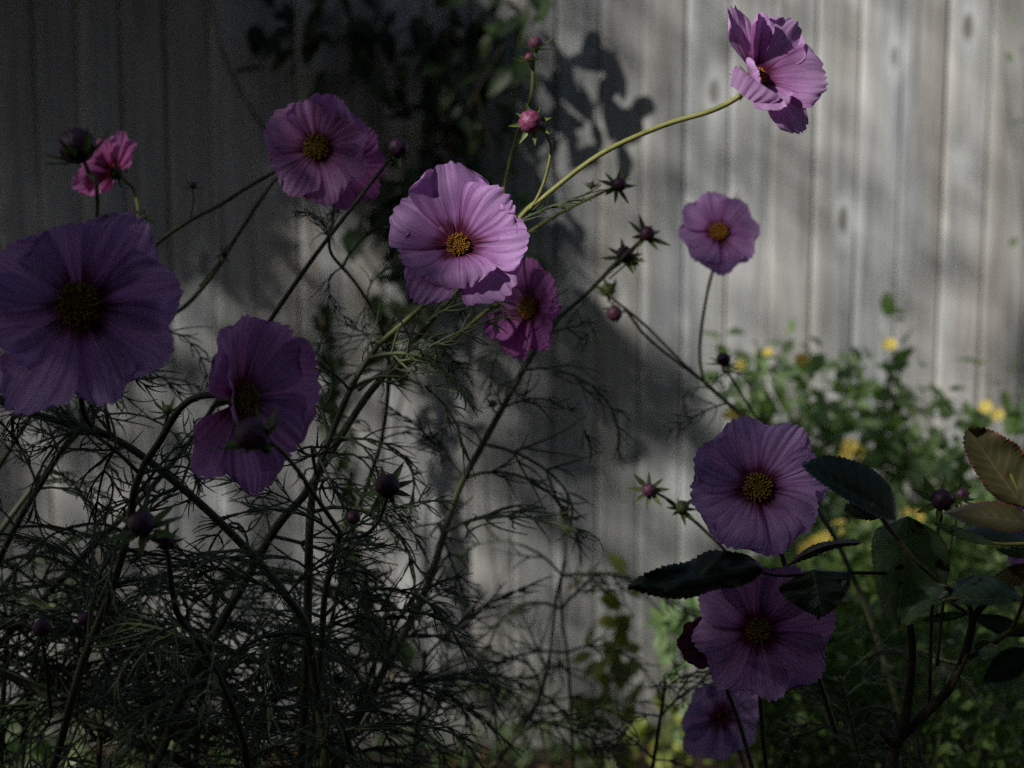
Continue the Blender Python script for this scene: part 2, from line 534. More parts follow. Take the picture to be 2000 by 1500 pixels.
# ------------------------------------------------------------------ cosmos flowers
def petal_mesh(name, L, W, elev, curl, cup, ridge, seed, mat, parent, azim, lift, tipcurl=0.0, roll=0.0, fold=0.0, nu=30, nv=15, r0=0.0035):
    """a broad pleated ray petal with a scalloped tip; azim about the flower's axis (local z), elev raises it towards the front"""
    rr = random.Random(seed)
    ph = rr.uniform(0, 6.28)
    nr = rr.choice([2.5, 3.0, 3.5])
    asym = rr.uniform(-0.25, 0.25)
    vs, uvs, fs = [], [], []
    ca, sa = math.cos(azim), math.sin(azim)
    for j in range(nv + 1):
        v = j / nv
        g = 0.13 + 0.87 * (math.sin(min(1.0, v / 0.80) * math.pi / 2) ** 1.15)
        if v > 0.8:
            g *= 1 - 0.55 * ((v - 0.8) / 0.2) ** 2 * 0.55
        # angle along the petal: elevation plus curl
        for i in range(nu + 1):
            u = -1 + 2 * i / nu
            ln = 1 - 0.23 * abs(u) ** 2.4 * (1 + asym * (1 if u > 0 else -1)) + 0.05 * abs(math.cos(nr * math.pi * (u + 0.10 * noise.noise(Vector((u * 3, seed, 8)))) + ph)) ** 0.8 \
                + 0.035 * noise.noise(Vector((u * 6, seed * 1.7, 0)))
            rad = v * (1 - (1 - ln) * v ** 2)
            y = u * W * g * 0.5 * (1 + 0.06 * noise.noise(Vector((v * 3, seed, u))))
            # profile curve
            ang = elev + curl * rad
            x = r0 + (L - r0) * rad * math.cos(elev + curl * rad * 0.5)
            z = (L - r0) * rad * math.sin(elev + curl * rad * 0.5)
            nx_, nz_ = -math.sin(ang), math.cos(ang)
            h = cup * L * u * u * v
            h += ridge * L * (1.9 * abs(math.cos(nr * math.pi * (u + 0.10 * noise.noise(Vector((u * 3, seed, 8)))) + ph)) ** 0.8 - 1.0) * (v ** 0.8) * (1 - 0.3 * v)
            h += 0.07 * L * noise.noise(Vector((u * 1.6 + seed, v * 2.2, seed * 0.3))) * v
            h += tipcurl * L * max(0, v - 0.65) ** 2 * 6
            h += 0.018 * L * noise.noise(Vector((u * 7 + seed, v * 3, 5))) * v * v
            h += fold * L * abs(u) * v
            h += roll * y
            x += nx_ * h
            z += nz_ * h + lift
            vs.append((x * ca - y * sa, x * sa + y * ca, z))
            uvs.append((0.5 + u * 0.5, v * (0.9 + 0.1 * ln)))
    for j in range(nv):
        for i in range(nu):
            a = j * (nu + 1) + i
            fs.append((a, a + 1, a + nu + 2, a + nu + 1))
    return link_mesh(name, vs, fs, mat, parent, uvs)


def frame_for(n, roll=0.0):
    """rotation taking local z to n with local y as near to the world's up as it can be"""
    z = Vector(n).normalized()
    x = Vector((0, 0, 1)).cross(z)
    x = x.normalized() if x.length > 1e-4 else Vector((1, 0, 0))
    y = z.cross(x)
    m = Matrix((x, y, z)).transposed()
    return m @ Matrix.Rotation(roll, 3, 'Z')


def lathe(vs, fs, prof, seg=16, wob=0.0, seed=0):
    b = len(vs)
    for (r, z) in prof:
        for k in range(seg):
            a = 2 * math.pi * k / seg
            q = 1 + wob * math.sin(a * 8 + seed)
            vs.append((r * q * math.cos(a), r * q * math.sin(a), z))
    for i in range(len(prof) - 1):
        for k in range(seg):
            k2 = (k + 1) % seg
            fs.append((b + i * seg + k, b + i * seg + k2, b + (i + 1) * seg + k2, b + (i + 1) * seg + k))


def bract(vs, fs, L, W, elev, az, base_r, z0, curl=0.4, droop=0.0):
    b = len(vs)
    ca, sa = math.cos(az), math.sin(az)
    n = 5
    for i in range(n + 1):
        t = i / n
        wd = W * (1 - t) ** 0.8 * (0.6 + 1.2 * t if t < 0.35 else 1.02)
        an = elev + curl * t
        x = base_r + L * t * math.cos(elev + curl * t * 0.5)
        z = z0 + L * t * math.sin(elev + curl * t * 0.5)
        for u, up in ((-1, 0.32), (0, 0), (1, 0.32)):
            y = u * wd * 0.5
            xx = x - math.sin(an) * up * wd
            zz = z + math.cos(an) * up * wd
            vs.append((xx * ca - y * sa, xx * sa + y * ca, zz))
    for i in range(n):
        for k in range(2):
            a = b + i * 3 + k
            fs.append((a, a + 1, a + 4, a + 3))


def basis_to(loc, mat3):
    m = mat3.to_4x4()
    m.translation = loc
    return m


# one star of bracts shared by all the buds, one small calyx cup
def centre_mesh(rad, florets_mat, parent, mat4, seed, side=False):
    vs, fs = [], []
    prof = [(rad * 0.98, -0.0015), (rad * 1.0, 0.0006)] + [(rad * math.cos(a), 0.0006 + rad * 0.42 * math.sin(a)) for a in (0.3, 0.6, 0.9, 1.2, 1.5)]
    lathe(vs, fs, prof, 14)
    d = link_mesh('flower_centre', vs, fs, M['disc'], parent)
    d.matrix_basis = mat4
    rr = random.Random(seed)
    vs, fs = [], []
    n = 130
    for i in range(n):
        q = math.sqrt((i + 0.5) / n)
        a = i * 2.39996 + rr.uniform(-0.15, 0.15)
        r = rad * 1.05 * q
        z = 0.0004 + rad * 0.42 * math.sqrt(max(0.0, 1 - q * q * 0.96))
        outer = q > 0.55
        h = rad * (rr.uniform(0.28, 0.50) if outer else rr.uniform(0.10, 0.24))
        w_ = rad * (rr.uniform(0.055, 0.08) if outer else 0.06)
        lean = 0.35 * q + rr.uniform(-0.15, 0.15)
        dx, dy = math.cos(a) * math.sin(lean), math.sin(a) * math.sin(lean)
        dz = math.cos(lean)
        b = len(vs)
        for (s_, t_) in ((0.65, 0), (0.8, 0.5), (1.25, 0.82), (0.5, 1.0)):
            for k in range(5):
                an = k * 1.2566
                vs.append((r * math.cos(a) + dx * h * t_ + w_ * s_ * math.cos(an), r * math.sin(a) + dy * h * t_ + w_ * s_ * math.sin(an), z + dz * h * t_))
        for j in range(3):
            for k in range(5):
                k2 = (k + 1) % 5
                fs.append((b + j * 5 + k, b + j * 5 + k2, b + j * 5 + 5 + k2, b + j * 5 + 5 + k))
        fs.append(tuple(b + 15 + k for k in range(5)))
    f = link_mesh('floret', vs, fs, florets_mat, d, stuff=True)
    return d


def flower(label, px, py, dep, dia, face, mat, roll=0.0, petals=None, count=8, elev=0.12, curl=-0.15, cup=0.05, ridge=0.016,
           seed=1, stem=None, stem_r=(0.0013, 0.0014), stem_mat='stem_dark', width=1.0, florets='floret', disc=0.0056, name='cosmos_flower', group='cosmos flowers'):
    """px, py, dep: the centre. dia: width over the petals (m). petals: {index: dict of overrides}"""
    c = P(px, py, dep)
    t = thing(name, label, 'flower', c, group)
    fm = frame_for(face, roll)
    fm4 = fm.to_4x4()
    rr = random.Random(seed)
    Lp = dia / 2
    petals = petals or {}
    for k in range(count):
        ov = petals.get(k, {})
        if ov.get('skip'):
            continue
        az = 2 * math.pi * k / count + rr.uniform(-0.07, 0.07) + math.radians(ov.get('az', 0))
        l_ = Lp * rr.uniform(0.90, 1.08) * ov.get('len', 1.0)
        w_ = Lp * 0.90 * rr.uniform(0.82, 1.15) * ov.get('wid', 1.0) * width
        e_ = elev + rr.uniform(-0.06, 0.06) + ov.get('elev', 0.0)
        o = petal_mesh('petal', l_, w_, e_, curl + ov.get('curl', 0.0) + rr.uniform(-0.08, 0.08), cup + ov.get('cup', 0.0), ridge, seed * 31 + k,
                       M[mat], t, az, (0.0007 if k % 2 else -0.0006) + ov.get('lift', 0.0), ov.get('tip', rr.uniform(-0.15, 0.1)),
                       roll=0.10 + ov.get('roll', 0.0), fold=ov.get('fold', 0.0))
        o.matrix_basis = fm4
    centre_mesh(disc, M[florets], t, fm4, seed)
    vs, fs = [], []
    lathe(vs, fs, [(0.0013, -0.0085), (0.0026, -0.0070), (0.0046, -0.0045), (0.0052, -0.0015), (0.0046, -0.0003)], 12)
    cx = link_mesh('calyx', vs, fs, M['bract'], t)
    cx.matrix_basis = fm4
    vs, fs = [], []
    for k in range(8):
        bract(vs, fs, Lp * 0.26, 0.0032, -0.5 + rr.uniform(-0.25, 0.25), k * math.pi / 4 + 0.2, 0.0036, -0.0052, 0.5)
    b = link_mesh('bract', vs, fs, M['bract'], cx)
    # stem
    back = fm @ Vector((0, 0, -0.0075))
    back2 = fm @ Vector((0, 0, -0.014))
    pts = [back, back2] + [P(*q) - c for q in stem]
    vs, fs = [], []
    tube(vs, fs, catmull(pts, 7), stem_r[0], stem_r[1], 8)
    link_mesh('stem', vs, fs, M[stem_mat], t)
    return t


def to_ground(x, y, z, n=3):
    """points from (x, y, z) down to the soil"""
    return [Vector((x + (R.random() - 0.5) * 0.02 * i, y + 0.02 * i, z * (1 - i / n) - (0.02 if i == n else 0))) for i in range(1, n + 1)]


FRONT_F3 = dict(petals={0: dict(elev=0.12, len=1.03, wid=0.95, az=8), 1: dict(elev=0.16, len=1.03, wid=1.05, az=3), 2: dict(elev=0.12, len=1.14, wid=1.15, az=12, fold=0.04, lift=-0.001),
                        3: dict(elev=0.05, len=1.06, wid=1.35, az=10), 4: dict(elev=0.10, len=0.92, wid=0.95, az=14),
                        5: dict(elev=-0.12, len=1.0, wid=0.85, az=8), 6: dict(elev=0.62, len=0.66, wid=0.95, az=2, curl=-0.7, fold=-0.05),
                        7: dict(elev=-0.12, len=1.12, wid=1.05, az=2)})

CAMDIR = -FWD
def face(dx, dy, k=1.0):
    """a facing: dx to the right, dy up (view), rest to the camera"""
    return (RGT * dx + UPV * dy - FWD * k).normalized()


flower('largest dark violet flower, deeply shaded and cut by the picture edge', 157, 597, 0.615, 0.084, face(0.02, 0.05), 'violet',
       seed=3, elev=0.02, curl=0.1, cup=0.03, width=1.03, roll=0.25, disc=0.0085, florets='floret_green', stem=[(158, 700, 0.65), (160, 790, 0.68), (178, 830, 0.70), (215, 852, 0.71)],
       petals={2: dict(len=0.86, elev=-0.1), 1: dict(len=1.02), 5: dict(len=1.15), 7: dict(len=1.1), 4: dict(len=1.05), 3: dict(len=0.92), 0: dict(len=1.0), 6: dict(len=1.12)})
flower('ruffled magenta flower half in shade, in front of a second bloom', 620, 290, 0.93, 0.069, face(-0.10, 0.10), 'mauve',
       seed=5, elev=0.28, curl=-0.25, ridge=0.028, width=1.1, disc=0.0078, florets='floret_green', roll=0.3,
       petals={1: dict(tip=0.5), 2: dict(len=1.0, fold=0.2, wid=0.75), 6: dict(len=1.08), 7: dict(len=1.12)},
       stem=[(640, 330, 0.96), (652, 385, 0.95), (650, 430, 0.93), (642, 462, 0.925)])
flower('half hidden bloom peeping out behind the ruffled magenta flower', 664, 318, 0.985, 0.062, face(0.35, 0.12), 'magenta',
       seed=6, elev=0.1, ridge=0.03, stem=[(600, 320, 1.01), (545, 342, 1.02), (470, 450, 1.02), (420, 530, 1.02), (370, 590, 1.02), (330, 618, 1.02)], stem_r=(0.0012, 0.0018))
flower('sunlit pale lilac flower with an orange centre facing the viewer in the middle', 895, 480, 0.77, 0.0735, face(-0.02, 0.16), 'lilac',
       seed=11, elev=0.20, curl=-0.18, cup=0.05, ridge=0.018, width=1.1, disc=0.0056,
       stem=[(885, 540, 0.80), (845, 580, 0.81), (740, 672, 0.82)], stem_mat='stem', stem_r=(0.0014, 0.0016), **FRONT_F3)
flower('sunlit lilac flower seen from its side at the top, on a long arching green stem', 1475, 152, 0.80, 0.077, face(0.40, 0.26, 0.88), 'lilac_lit',
       seed=14, elev=0.26, curl=-0.02, cup=0.03, ridge=0.007, width=0.92, disc=0.0050,
       petals={0: dict(elev=-0.02, len=1.10, wid=1.15), 1: dict(elev=0.02, len=1.02, wid=1.1), 2: dict(elev=0.10, len=0.98, fold=0.25, wid=0.45), 3: dict(elev=0.0, len=1.12, wid=0.65, az=-24), 4: dict(elev=0.9, len=0.42, wid=0.7, tip=0.2, az=10),
               5: dict(elev=0.85, len=0.50, wid=0.95, tip=-0.7, curl=-0.6), 6: dict(elev=0.25, curl=0.0, len=0.66, az=14), 7: dict(elev=-0.20, len=1.04, az=-4)},
       stem=[(1444, 188, 0.822), (1390, 216, 0.825), (1290, 247, 0.83), (1170, 303, 0.83), (1062, 385, 0.84), (1022, 418, 0.85), (930, 530, 0.88)], stem_mat='stem', stem_r=(0.0016, 0.0015))
flower('soft focus mauve flower standing free before the pale boards', 1403, 455, 1.13, 0.066, face(-0.05, 0.30), 'lilac',
       seed=18, elev=0.16, curl=-0.1, cup=0.03, disc=0.0064, width=1.05, ridge=0.01, roll=0.12,
       petals={5: dict(len=0.92), 6: dict(len=1.12, fold=0.15), 7: dict(len=1.06), 0: dict(len=0.95)},
       stem=[(1400, 500, 1.15), (1384, 560, 1.15), (1370, 640, 1.15), (1367, 700, 1.15), (1374, 745, 1.15)], stem_r=(0.0012, 0.0014))
flower('drooping magenta flower facing sideways just behind the sunlit lilac one', 1036, 600, 0.93, 0.059, face(-0.62, 0.02, 0.75), 'magenta',
       seed=22, elev=0.28, curl=-0.15, ridge=0.028, width=1.0, disc=0.0068,
       petals={6: dict(len=1.1, fold=0.35, elev=-0.1), 3: dict(len=0.5), 4: dict(len=0.7, elev=0.2), 5: dict(len=1.05, fold=0.3), 7: dict(len=1.1)},
       stem=[(1012, 588, 0.95), (985, 592, 0.94), (950, 608, 0.93), (860, 680, 0.91), (740, 733, 0.90), (700, 762, 0.89)], stem_mat='stem', stem_r=(0.0013, 0.0014))
flower('purple flower turned sideways in deep shade with a bud before it', 470, 780, 0.665, 0.076, face(0.82, 0.02, 0.56), 'mauve',
       seed=27, elev=0.18, curl=-0.02, ridge=0.02, width=1.15, disc=0.0068, florets='floret_green',
       petals={4: dict(elev=0.55, len=1.0, wid=1.25), 3: dict(elev=0.30, len=1.25, wid=0.8), 5: dict(elev=-0.25, len=1.2, wid=0.8), 0: dict(len=1.22, wid=1.15), 1: dict(len=1.15), 7: dict(len=1.15), 2: dict(len=0.95), 6: dict(len=1.25, wid=0.8)},
       stem=[(437, 772, 0.675), (388, 775, 0.68), (350, 800, 0.685), (310, 865, 0.69), (283, 905, 0.70)], stem_r=(0.0016, 0.0018))
flower('shaded bluish purple flower with open round petals touching a dark rose leaf', 1478, 952, 0.745, 0.0735, face(0.0, 0.10), 'violet',
       seed=31, elev=0.06, curl=0.0, cup=0.03, ridge=0.014, width=1.14, disc=0.0066, florets='floret_green', roll=0.2,
       petals={0: dict(len=1.1), 6: dict(len=0.95), 2: dict(len=1.02), 4: dict(len=1.0)},
       stem=[(1490, 1000, 0.765), (1524, 1075, 0.77), (1540, 1130, 0.775), (1575, 1250, 0.79), (1600, 1330, 0.80), (1632, 1430, 0.81)], stem_r=(0.0013, 0.0017))
flower('dusky purple flower in deep shade below the black edged rose leaves', 1480, 1232, 0.755, 0.075, face(0.02, 0.18), 'dusky',
       seed=35, elev=0.18, curl=-0.15, cup=0.05, ridge=0.014, width=0.88, disc=0.0058, florets='floret_green', roll=0.15,
       petals={5: dict(elev=-0.15), 6: dict(elev=0.15), 4: dict(len=0.98), 0: dict(len=1.02)},
       stem=[(1482, 1280, 0.79), (1484, 1350, 0.80), (1490, 1440, 0.81), (1500, 1530, 0.82)])
flower('wine red flower mostly hidden behind the dusky purple one', 1372, 1258, 0.83, 0.030, face(-0.5, 0.1), 'maroon', seed=38, elev=0.3, disc=0.003,
       stem=[(1400, 1300, 0.85), (1440, 1400, 0.86), (1475, 1520, 0.86)])
flower('blurred bluish flower at the bottom seen from behind feathery leaves', 1408, 1398, 1.08, 0.070, face(0.35, -0.22), 'pale',
       seed=41, elev=0.12, ridge=0.012, stem=[(1420, 1430, 1.10), (1445, 1470, 1.10), (1460, 1540, 1.10)], disc=0.0040, florets='disc')
flower('small bright pink flower seen from behind, hanging beside the dark bud', 222, 335, 1.02, 0.060, face(-0.78, 0.62, -0.25), 'pink',
       seed=44, elev=0.42, curl=-0.1, ridge=0.03, disc=0.004, width=1.0,
       stem=[(240, 350, 1.02), (258, 366, 1.02), (268, 395, 1.02), (271, 425, 1.02), (268, 460, 1.02), (262, 560, 1.03), (230, 700, 1.04)], stem_mat='stem', stem_r=(0.0014, 0.0012))
flower('purple flower entering at the edge behind the bronze rose leaves', 2040, 1050, 0.80, 0.050, face(0.0, 0.1), 'lilac', seed=47, stem=[(2050, 1100, 0.82), (2040, 1200, 0.83), (2030, 1400, 0.85)])


# ------------------------------------------------------------------ cosmos buds
BR_SRC = {}


def bract_src(kind):
    if kind not in BR_SRC:
        vs, fs = [], []
        L, W, el, cu = {'star': (1.6, 0.66, 0.12, 0.30), 'up': (2.1, 0.72, 0.30, 0.60), 'down': (1.35, 0.6, -0.45, -0.5)}[kind]
        bract(vs, fs, L, W, el, 0.0, 0.45, -0.72, cu)
        me = bpy.data.meshes.new('bract')
        me.from_pydata([tuple(v) for v in vs], [], fs)
        me.polygons.foreach_set('use_smooth', [True] * len(me.polygons))
        me.materials.append(M['bract'])
        BR_SRC[kind] = me
    return BR_SRC[kind]


def bud(label, px, py, dep, rad_px, axis, kind, mat, stem, seed=1, stem_r=(0.0009, 0.0011), stem_mat='stem_dark', n=8, scale_b=1.0):
    c = P(px, py, dep)
    r = rad_px / FPX * dep
    if kind == 'star':
        r *= 1.0
        scale_b *= 0.95
    t = thing('cosmos_bud', label, 'flower bud', c, 'cosmos buds')
    rr = random.Random(seed)
    fm = frame_for(axis, rr.uniform(0, 0.7))
    fm4 = fm.to_4x4()
    # head: overlapping petal tips wrapped round a globe
    vs, fs = [], []
    prof = [(r * 0.35, -r * 0.92)]
    for k in range(1, 10):
        a = -1.15 + k * (2.65 / 9)
        prof.append((r * math.cos(a), r * 0.95 * math.sin(a)))
        seg = 40
    for (q, z) in prof:
        for k in range(seg):
            a = 2 * math.pi * k / seg
            tw = z / r * 0.75 + 0.25 * noise.noise(Vector((math.cos(a), z / r * 2, math.sin(a) + seed)))
            w_ = 0.88 + 0.17 * abs(math.sin((a + tw) * 3.5)) ** 0.6 + 0.05 * noise.noise(Vector((math.cos(a) * 4, z / r * 4, math.sin(a) * 4 + seed))) + 0.02 * noise.noise(Vector((math.cos(a) * 2, math.sin(a) * 2, z / r * 2 + seed)))
            vs.append((q * w_ * math.cos(a), q * w_ * math.sin(a), z))
    for i in range(len(prof) - 1):
        for k in range(seg):
            k2 = (k + 1) % seg
            fs.append((i * seg + k, i * seg + k2, (i + 1) * seg + k2, (i + 1) * seg + k))
    fs.append(tuple((len(prof) - 1) * seg + k for k in range(seg)))
    h = link_mesh('bud_head', vs, fs, M[mat], t)
    h.matrix_basis = fm4
    src = bract_src(kind)
    for k in range(n):
        a = 2 * math.pi * k / n + rr.uniform(-0.15, 0.15)
        sc_ = r * rr.uniform(0.85, 1.2) * scale_b
        mm = fm4 @ Matrix.Rotation(a, 4, 'Z') @ Matrix.Rotation(rr.uniform(-0.3, 0.3), 4, 'Y') @ Matrix.Diagonal((sc_, sc_, r, 1))
        share('bract', src, t, mm)
    pts = [fm @ Vector((0, 0, -r * 0.85)), fm @ Vector((0, 0, -r * 1.7))] + [P(*q) - c for q in stem]
    vs, fs = [], []
    tube(vs, fs, catmull(pts, 7), stem_r[0], stem_r[1], 7)
    link_mesh('stem', vs, fs, M[stem_mat], t)
    return t


bud('dark purple closed bud raised above the largest violet flower', 150, 285, 0.60, 36, face(-0.35, 0.9, 0.3), 'up', 'bud_dark',
    [(186, 350, 0.60), (190, 390, 0.605), (189, 440, 0.63), (185, 560, 0.66), (190, 700, 0.69), (215, 852, 0.71)], 1, (0.0009, 0.0011), scale_b=1.0)
bud('glossy dark bud at the tip of the long straight stem beside the ruffled magenta flower', 777, 288, 0.92, 20, face(0.1, 0.75, 0.6), 'down', 'bud_dark',
    [(762, 312, 0.92), (745, 332, 0.92), (645, 460, 0.92), (590, 535, 0.925), (515, 645, 0.93), (430, 775, 0.94), (385, 845, 0.95)], 2, (0.0010, 0.0019))
bud('crimson round bud nodding in sun above the middle lilac flower', 1036, 238, 0.82, 23, face(-0.35, -0.15, 0.9), 'star', 'bud_pink',
    [(1066, 262, 0.83), (1076, 292, 0.83), (1066, 345, 0.835), (1050, 385, 0.84), (1035, 408, 0.845)], 3, (0.0008, 0.0010), 'stem')
bud('uppermost bud, pale topped with spread green bracts, seen from its side', 1046, 84, 0.93, 14, face(0.05, 0.9, 0.35), 'up', 'bud_rosy',
    [(1042, 115, 0.93), (1041, 150, 0.93), (1036, 195, 0.93), (1010, 265, 0.94), (990, 345, 0.95), (980, 420, 0.96)], 4, (0.0012, 0.0013), 'stem', scale_b=1.35)
bud('small reddish bud tucked right under the uppermost bud', 1034, 112, 0.925, 9, face(-0.15, 0.9, 0.4), 'up', 'bud_pink', [(1041, 140, 0.93)], 5, (0.0006, 0.0008), 'stem', scale_b=1.6)
bud('dark bud with a star of bracts, right of the arching stem under it', 1210, 360, 0.95, 14, face(0.45, 0.25, 0.8), 'star', 'bud_dark',
    [(1190, 370, 0.95), (1115, 405, 0.94), (1040, 450, 0.93), (930, 530, 0.90)], 6, (0.0010, 0.0013), 'stem', scale_b=1.5)
bud('tiny green bud on the twig just before the star bracted bud', 1155, 362, 0.945, 7, face(0.1, 0.9, 0.4), 'up', 'bud_green', [(1142, 380, 0.945), (1135, 394, 0.945)], 7, (0.0005, 0.0006), 'stem', scale_b=1.5)
bud('spiky dark bud, higher of the pair left of the free standing mauve flower', 1264, 456, 1.00, 15, face(0.3, 0.4, 0.8), 'star', 'bud_dark',
    [(1240, 480, 1.01), (1200, 520, 1.02), (1160, 560, 1.04)], 8, (0.0010, 0.0013), scale_b=1.6)
bud('spiky dark bud, lower of the pair left of the free standing mauve flower', 1220, 496, 1.02, 16, face(-0.1, 0.5, 0.8), 'star', 'bud_dark',
    [(1205, 512, 1.03), (1150, 570, 1.05), (1095, 617, 1.06)], 9, (0.0012, 0.0016), scale_b=1.5)
bud('small green bud clinging under the lower spiky bud', 1240, 512, 1.03, 7, face(0.5, -0.3, 0.8), 'star', 'bud_green', [(1222, 517, 1.03), (1190, 545, 1.04)], 10, (0.0006, 0.0006), scale_b=1.6)
bud('fat green bud seen from behind, hanging over the purple tipped one', 1187, 566, 1.10, 14, face(-0.2, 0.5, -0.5), 'up', 'bud_green',
    [(1205, 590, 1.11), (1260, 635, 1.12), (1330, 705, 1.13), (1374, 745, 1.14)], 11, (0.0009, 0.0012))
bud('purple tipped bud nodding to the side under the fat green bud', 1200, 612, 1.10, 16, face(-0.85, -0.2, 0.4), 'up', 'bud_rosy',
    [(1222, 604, 1.11), (1260, 655, 1.12), (1320, 705, 1.13), (1374, 745, 1.14)], 12, (0.0010, 0.0013), scale_b=0.8)
bud('round dark bud standing against the yellow flowering shrub', 1413, 702, 1.12, 14, face(0.0, 0.9, 0.3), 'star', 'bud_dark',
    [(1420, 725, 1.12), (1445, 765, 1.13), (1475, 812, 1.14), (1500, 850, 1.14)], 13, (0.0009, 0.0012), scale_b=1.35)
bud('bud with a pale pink top left of the bluish purple flower', 1267, 957, 0.93, 14, face(-0.3, 0.15, 0.9), 'star', 'bud_rosy',
    [(1290, 967, 0.94), (1312, 980, 0.94), (1330, 995, 0.94)], 14, (0.0009, 0.0009), scale_b=1.5)
bud('dark bristly bud touching the bluish purple flower', 1333, 990, 0.94, 13, face(0.1, 0.3, 0.4), 'star', 'bud_green',
    [(1342, 1008, 0.945), (1375, 1035, 0.95), (1440, 1110, 0.95), (1480, 1250, 0.95)], 15, (0.0010, 0.0012), scale_b=1.4)
bud('round dark bud with long pointed bracts low in the middle', 757, 948, 0.75, 24, face(0.05, 0.5, 0.85), 'star', 'bud_dark',
    [(752, 985, 0.76), (738, 1020, 0.765), (712, 1045, 0.765), (672, 1055, 0.765)], 16, (0.0009, 0.0010), scale_b=1.25)
bud('plump shaded bud in front of the sideways purple flower', 492, 848, 0.585, 33, face(-0.35, 0.6, 0.6), 'up', 'bud_dark',
    [(535, 868, 0.59), (575, 910, 0.62), (620, 975, 0.66), (662, 1035, 0.70)], 17, (0.0009, 0.0012), scale_b=0.95)
bud('big spiky black looking bud among the feathery leaves', 278, 1022, 0.62, 26, face(0.0, 0.75, 0.55), 'star', 'bud_dark',
    [(295, 1050, 0.63), (325, 1075, 0.64), (335, 1150, 0.65)], 18, (0.0012, 0.0014), scale_b=1.75)
bud('smaller bud leaning against the big spiky one', 326, 1056, 0.635, 17, face(0.5, 0.5, 0.6), 'up', 'bud_dark', [(325, 1078, 0.64), (328, 1100, 0.645)], 19, (0.0008, 0.0008))
bud('purple bud with long green claws behind the bronze leaves', 1840, 975, 0.79, 21, face(-0.1, 0.45, 0.85), 'up', 'bud_dark',
    [(1838, 1010, 0.80), (1828, 1060, 0.81), (1820, 1200, 0.82), (1815, 1400, 0.85)], 20, (0.0010, 0.0013), scale_b=1.2)
bud('spiky green bud close behind the purple clawed one', 1877, 965, 0.83, 15, face(0.2, 0.8, 0.4), 'up', 'bud_dark',
    [(1868, 1000, 0.84), (1850, 1100, 0.84), (1830, 1300, 0.85)], 21, (0.0009, 0.0012), scale_b=1.5)
bud('small bristly bud rising from the stem left of the ruffled flower', 376, 362, 0.98, 8, face(0.0, 1.0, 0.2), 'up', 'bud_dark', [(378, 385, 0.98), (376, 405, 0.98), (372, 425, 0.98)], 22, (0.0006, 0.0007), scale_b=1.5)
bud('small dark bud halfway on the slanting stem under the ruffled flower', 438, 495, 1.0, 9, face(0.8, 0.35, 0.3), 'up', 'bud_dark', [(428, 512, 1.0), (410, 535, 1.01), (390, 560, 1.015)], 23, (0.0007, 0.0009), scale_b=1.1)
bud('blurred little bud far back in the lower middle', 1101, 1000, 1.3, 10, face(0.0, 1.0, 0.2), 'star', 'bud_dark', [(1104, 1040, 1.3), (1102, 1100, 1.3), (1088, 1160, 1.3), (1072, 1290, 1.3), (1050, 1370, 1.3)], 24, (0.0013, 0.0015), scale_b=1.3)
bud('tiny bud inside the tangle right of the largest flower', 327, 800, 0.70, 10, face(0.05, 0.9, 0.4), 'up', 'bud_green', [(326, 818, 0.70), (318, 845, 0.695)], 25, (0.0007, 0.0008), scale_b=1.6)
bud('round dark seed bud low at the side over the thicket', 166, 1208, 0.84, 14, face(0.1, 0.9, 0.2), 'star', 'bud_dark', [(165, 1235, 0.85), (160, 1300, 0.86), (150, 1400, 0.88)], 26, (0.0008, 0.0010), scale_b=0.9)
bud('nearly black withered bud beside the slanting stem at the lower edge', 82, 1226, 0.82, 18, face(-0.2, 0.8, 0.3), 'down', 'bud_dark', [(84, 1255, 0.83), (90, 1300, 0.84), (100, 1400, 0.86)], 27, (0.0009, 0.0012), scale_b=0.9)
bud('green budlet with a bright leaf on the pink flower stem', 281, 424, 1.015, 6, face(0.6, 0.5, 0.3), 'star', 'bud_green', [(274, 432, 1.02), (270, 445, 1.02)], 28, (0.0006, 0.0008), 'stem', scale_b=2.6)
bud('dark bud nodding over the tangle just under the middle stems', 690, 1010, 0.80, 14, face(0.2, 0.7, 0.3), 'star', 'bud_dark', [(686, 1035, 0.80), (672, 1055, 0.79)], 29, (0.0008, 0.0009), scale_b=1.2)
bud('small green bud where the slanting dark stem forks behind', 962, 788, 1.02, 8, face(-0.1, 0.9, 0.2), 'up', 'bud_green', [(968, 805, 1.03), (975, 815, 1.04)], 30, (0.0007, 0.0008), scale_b=1.3)


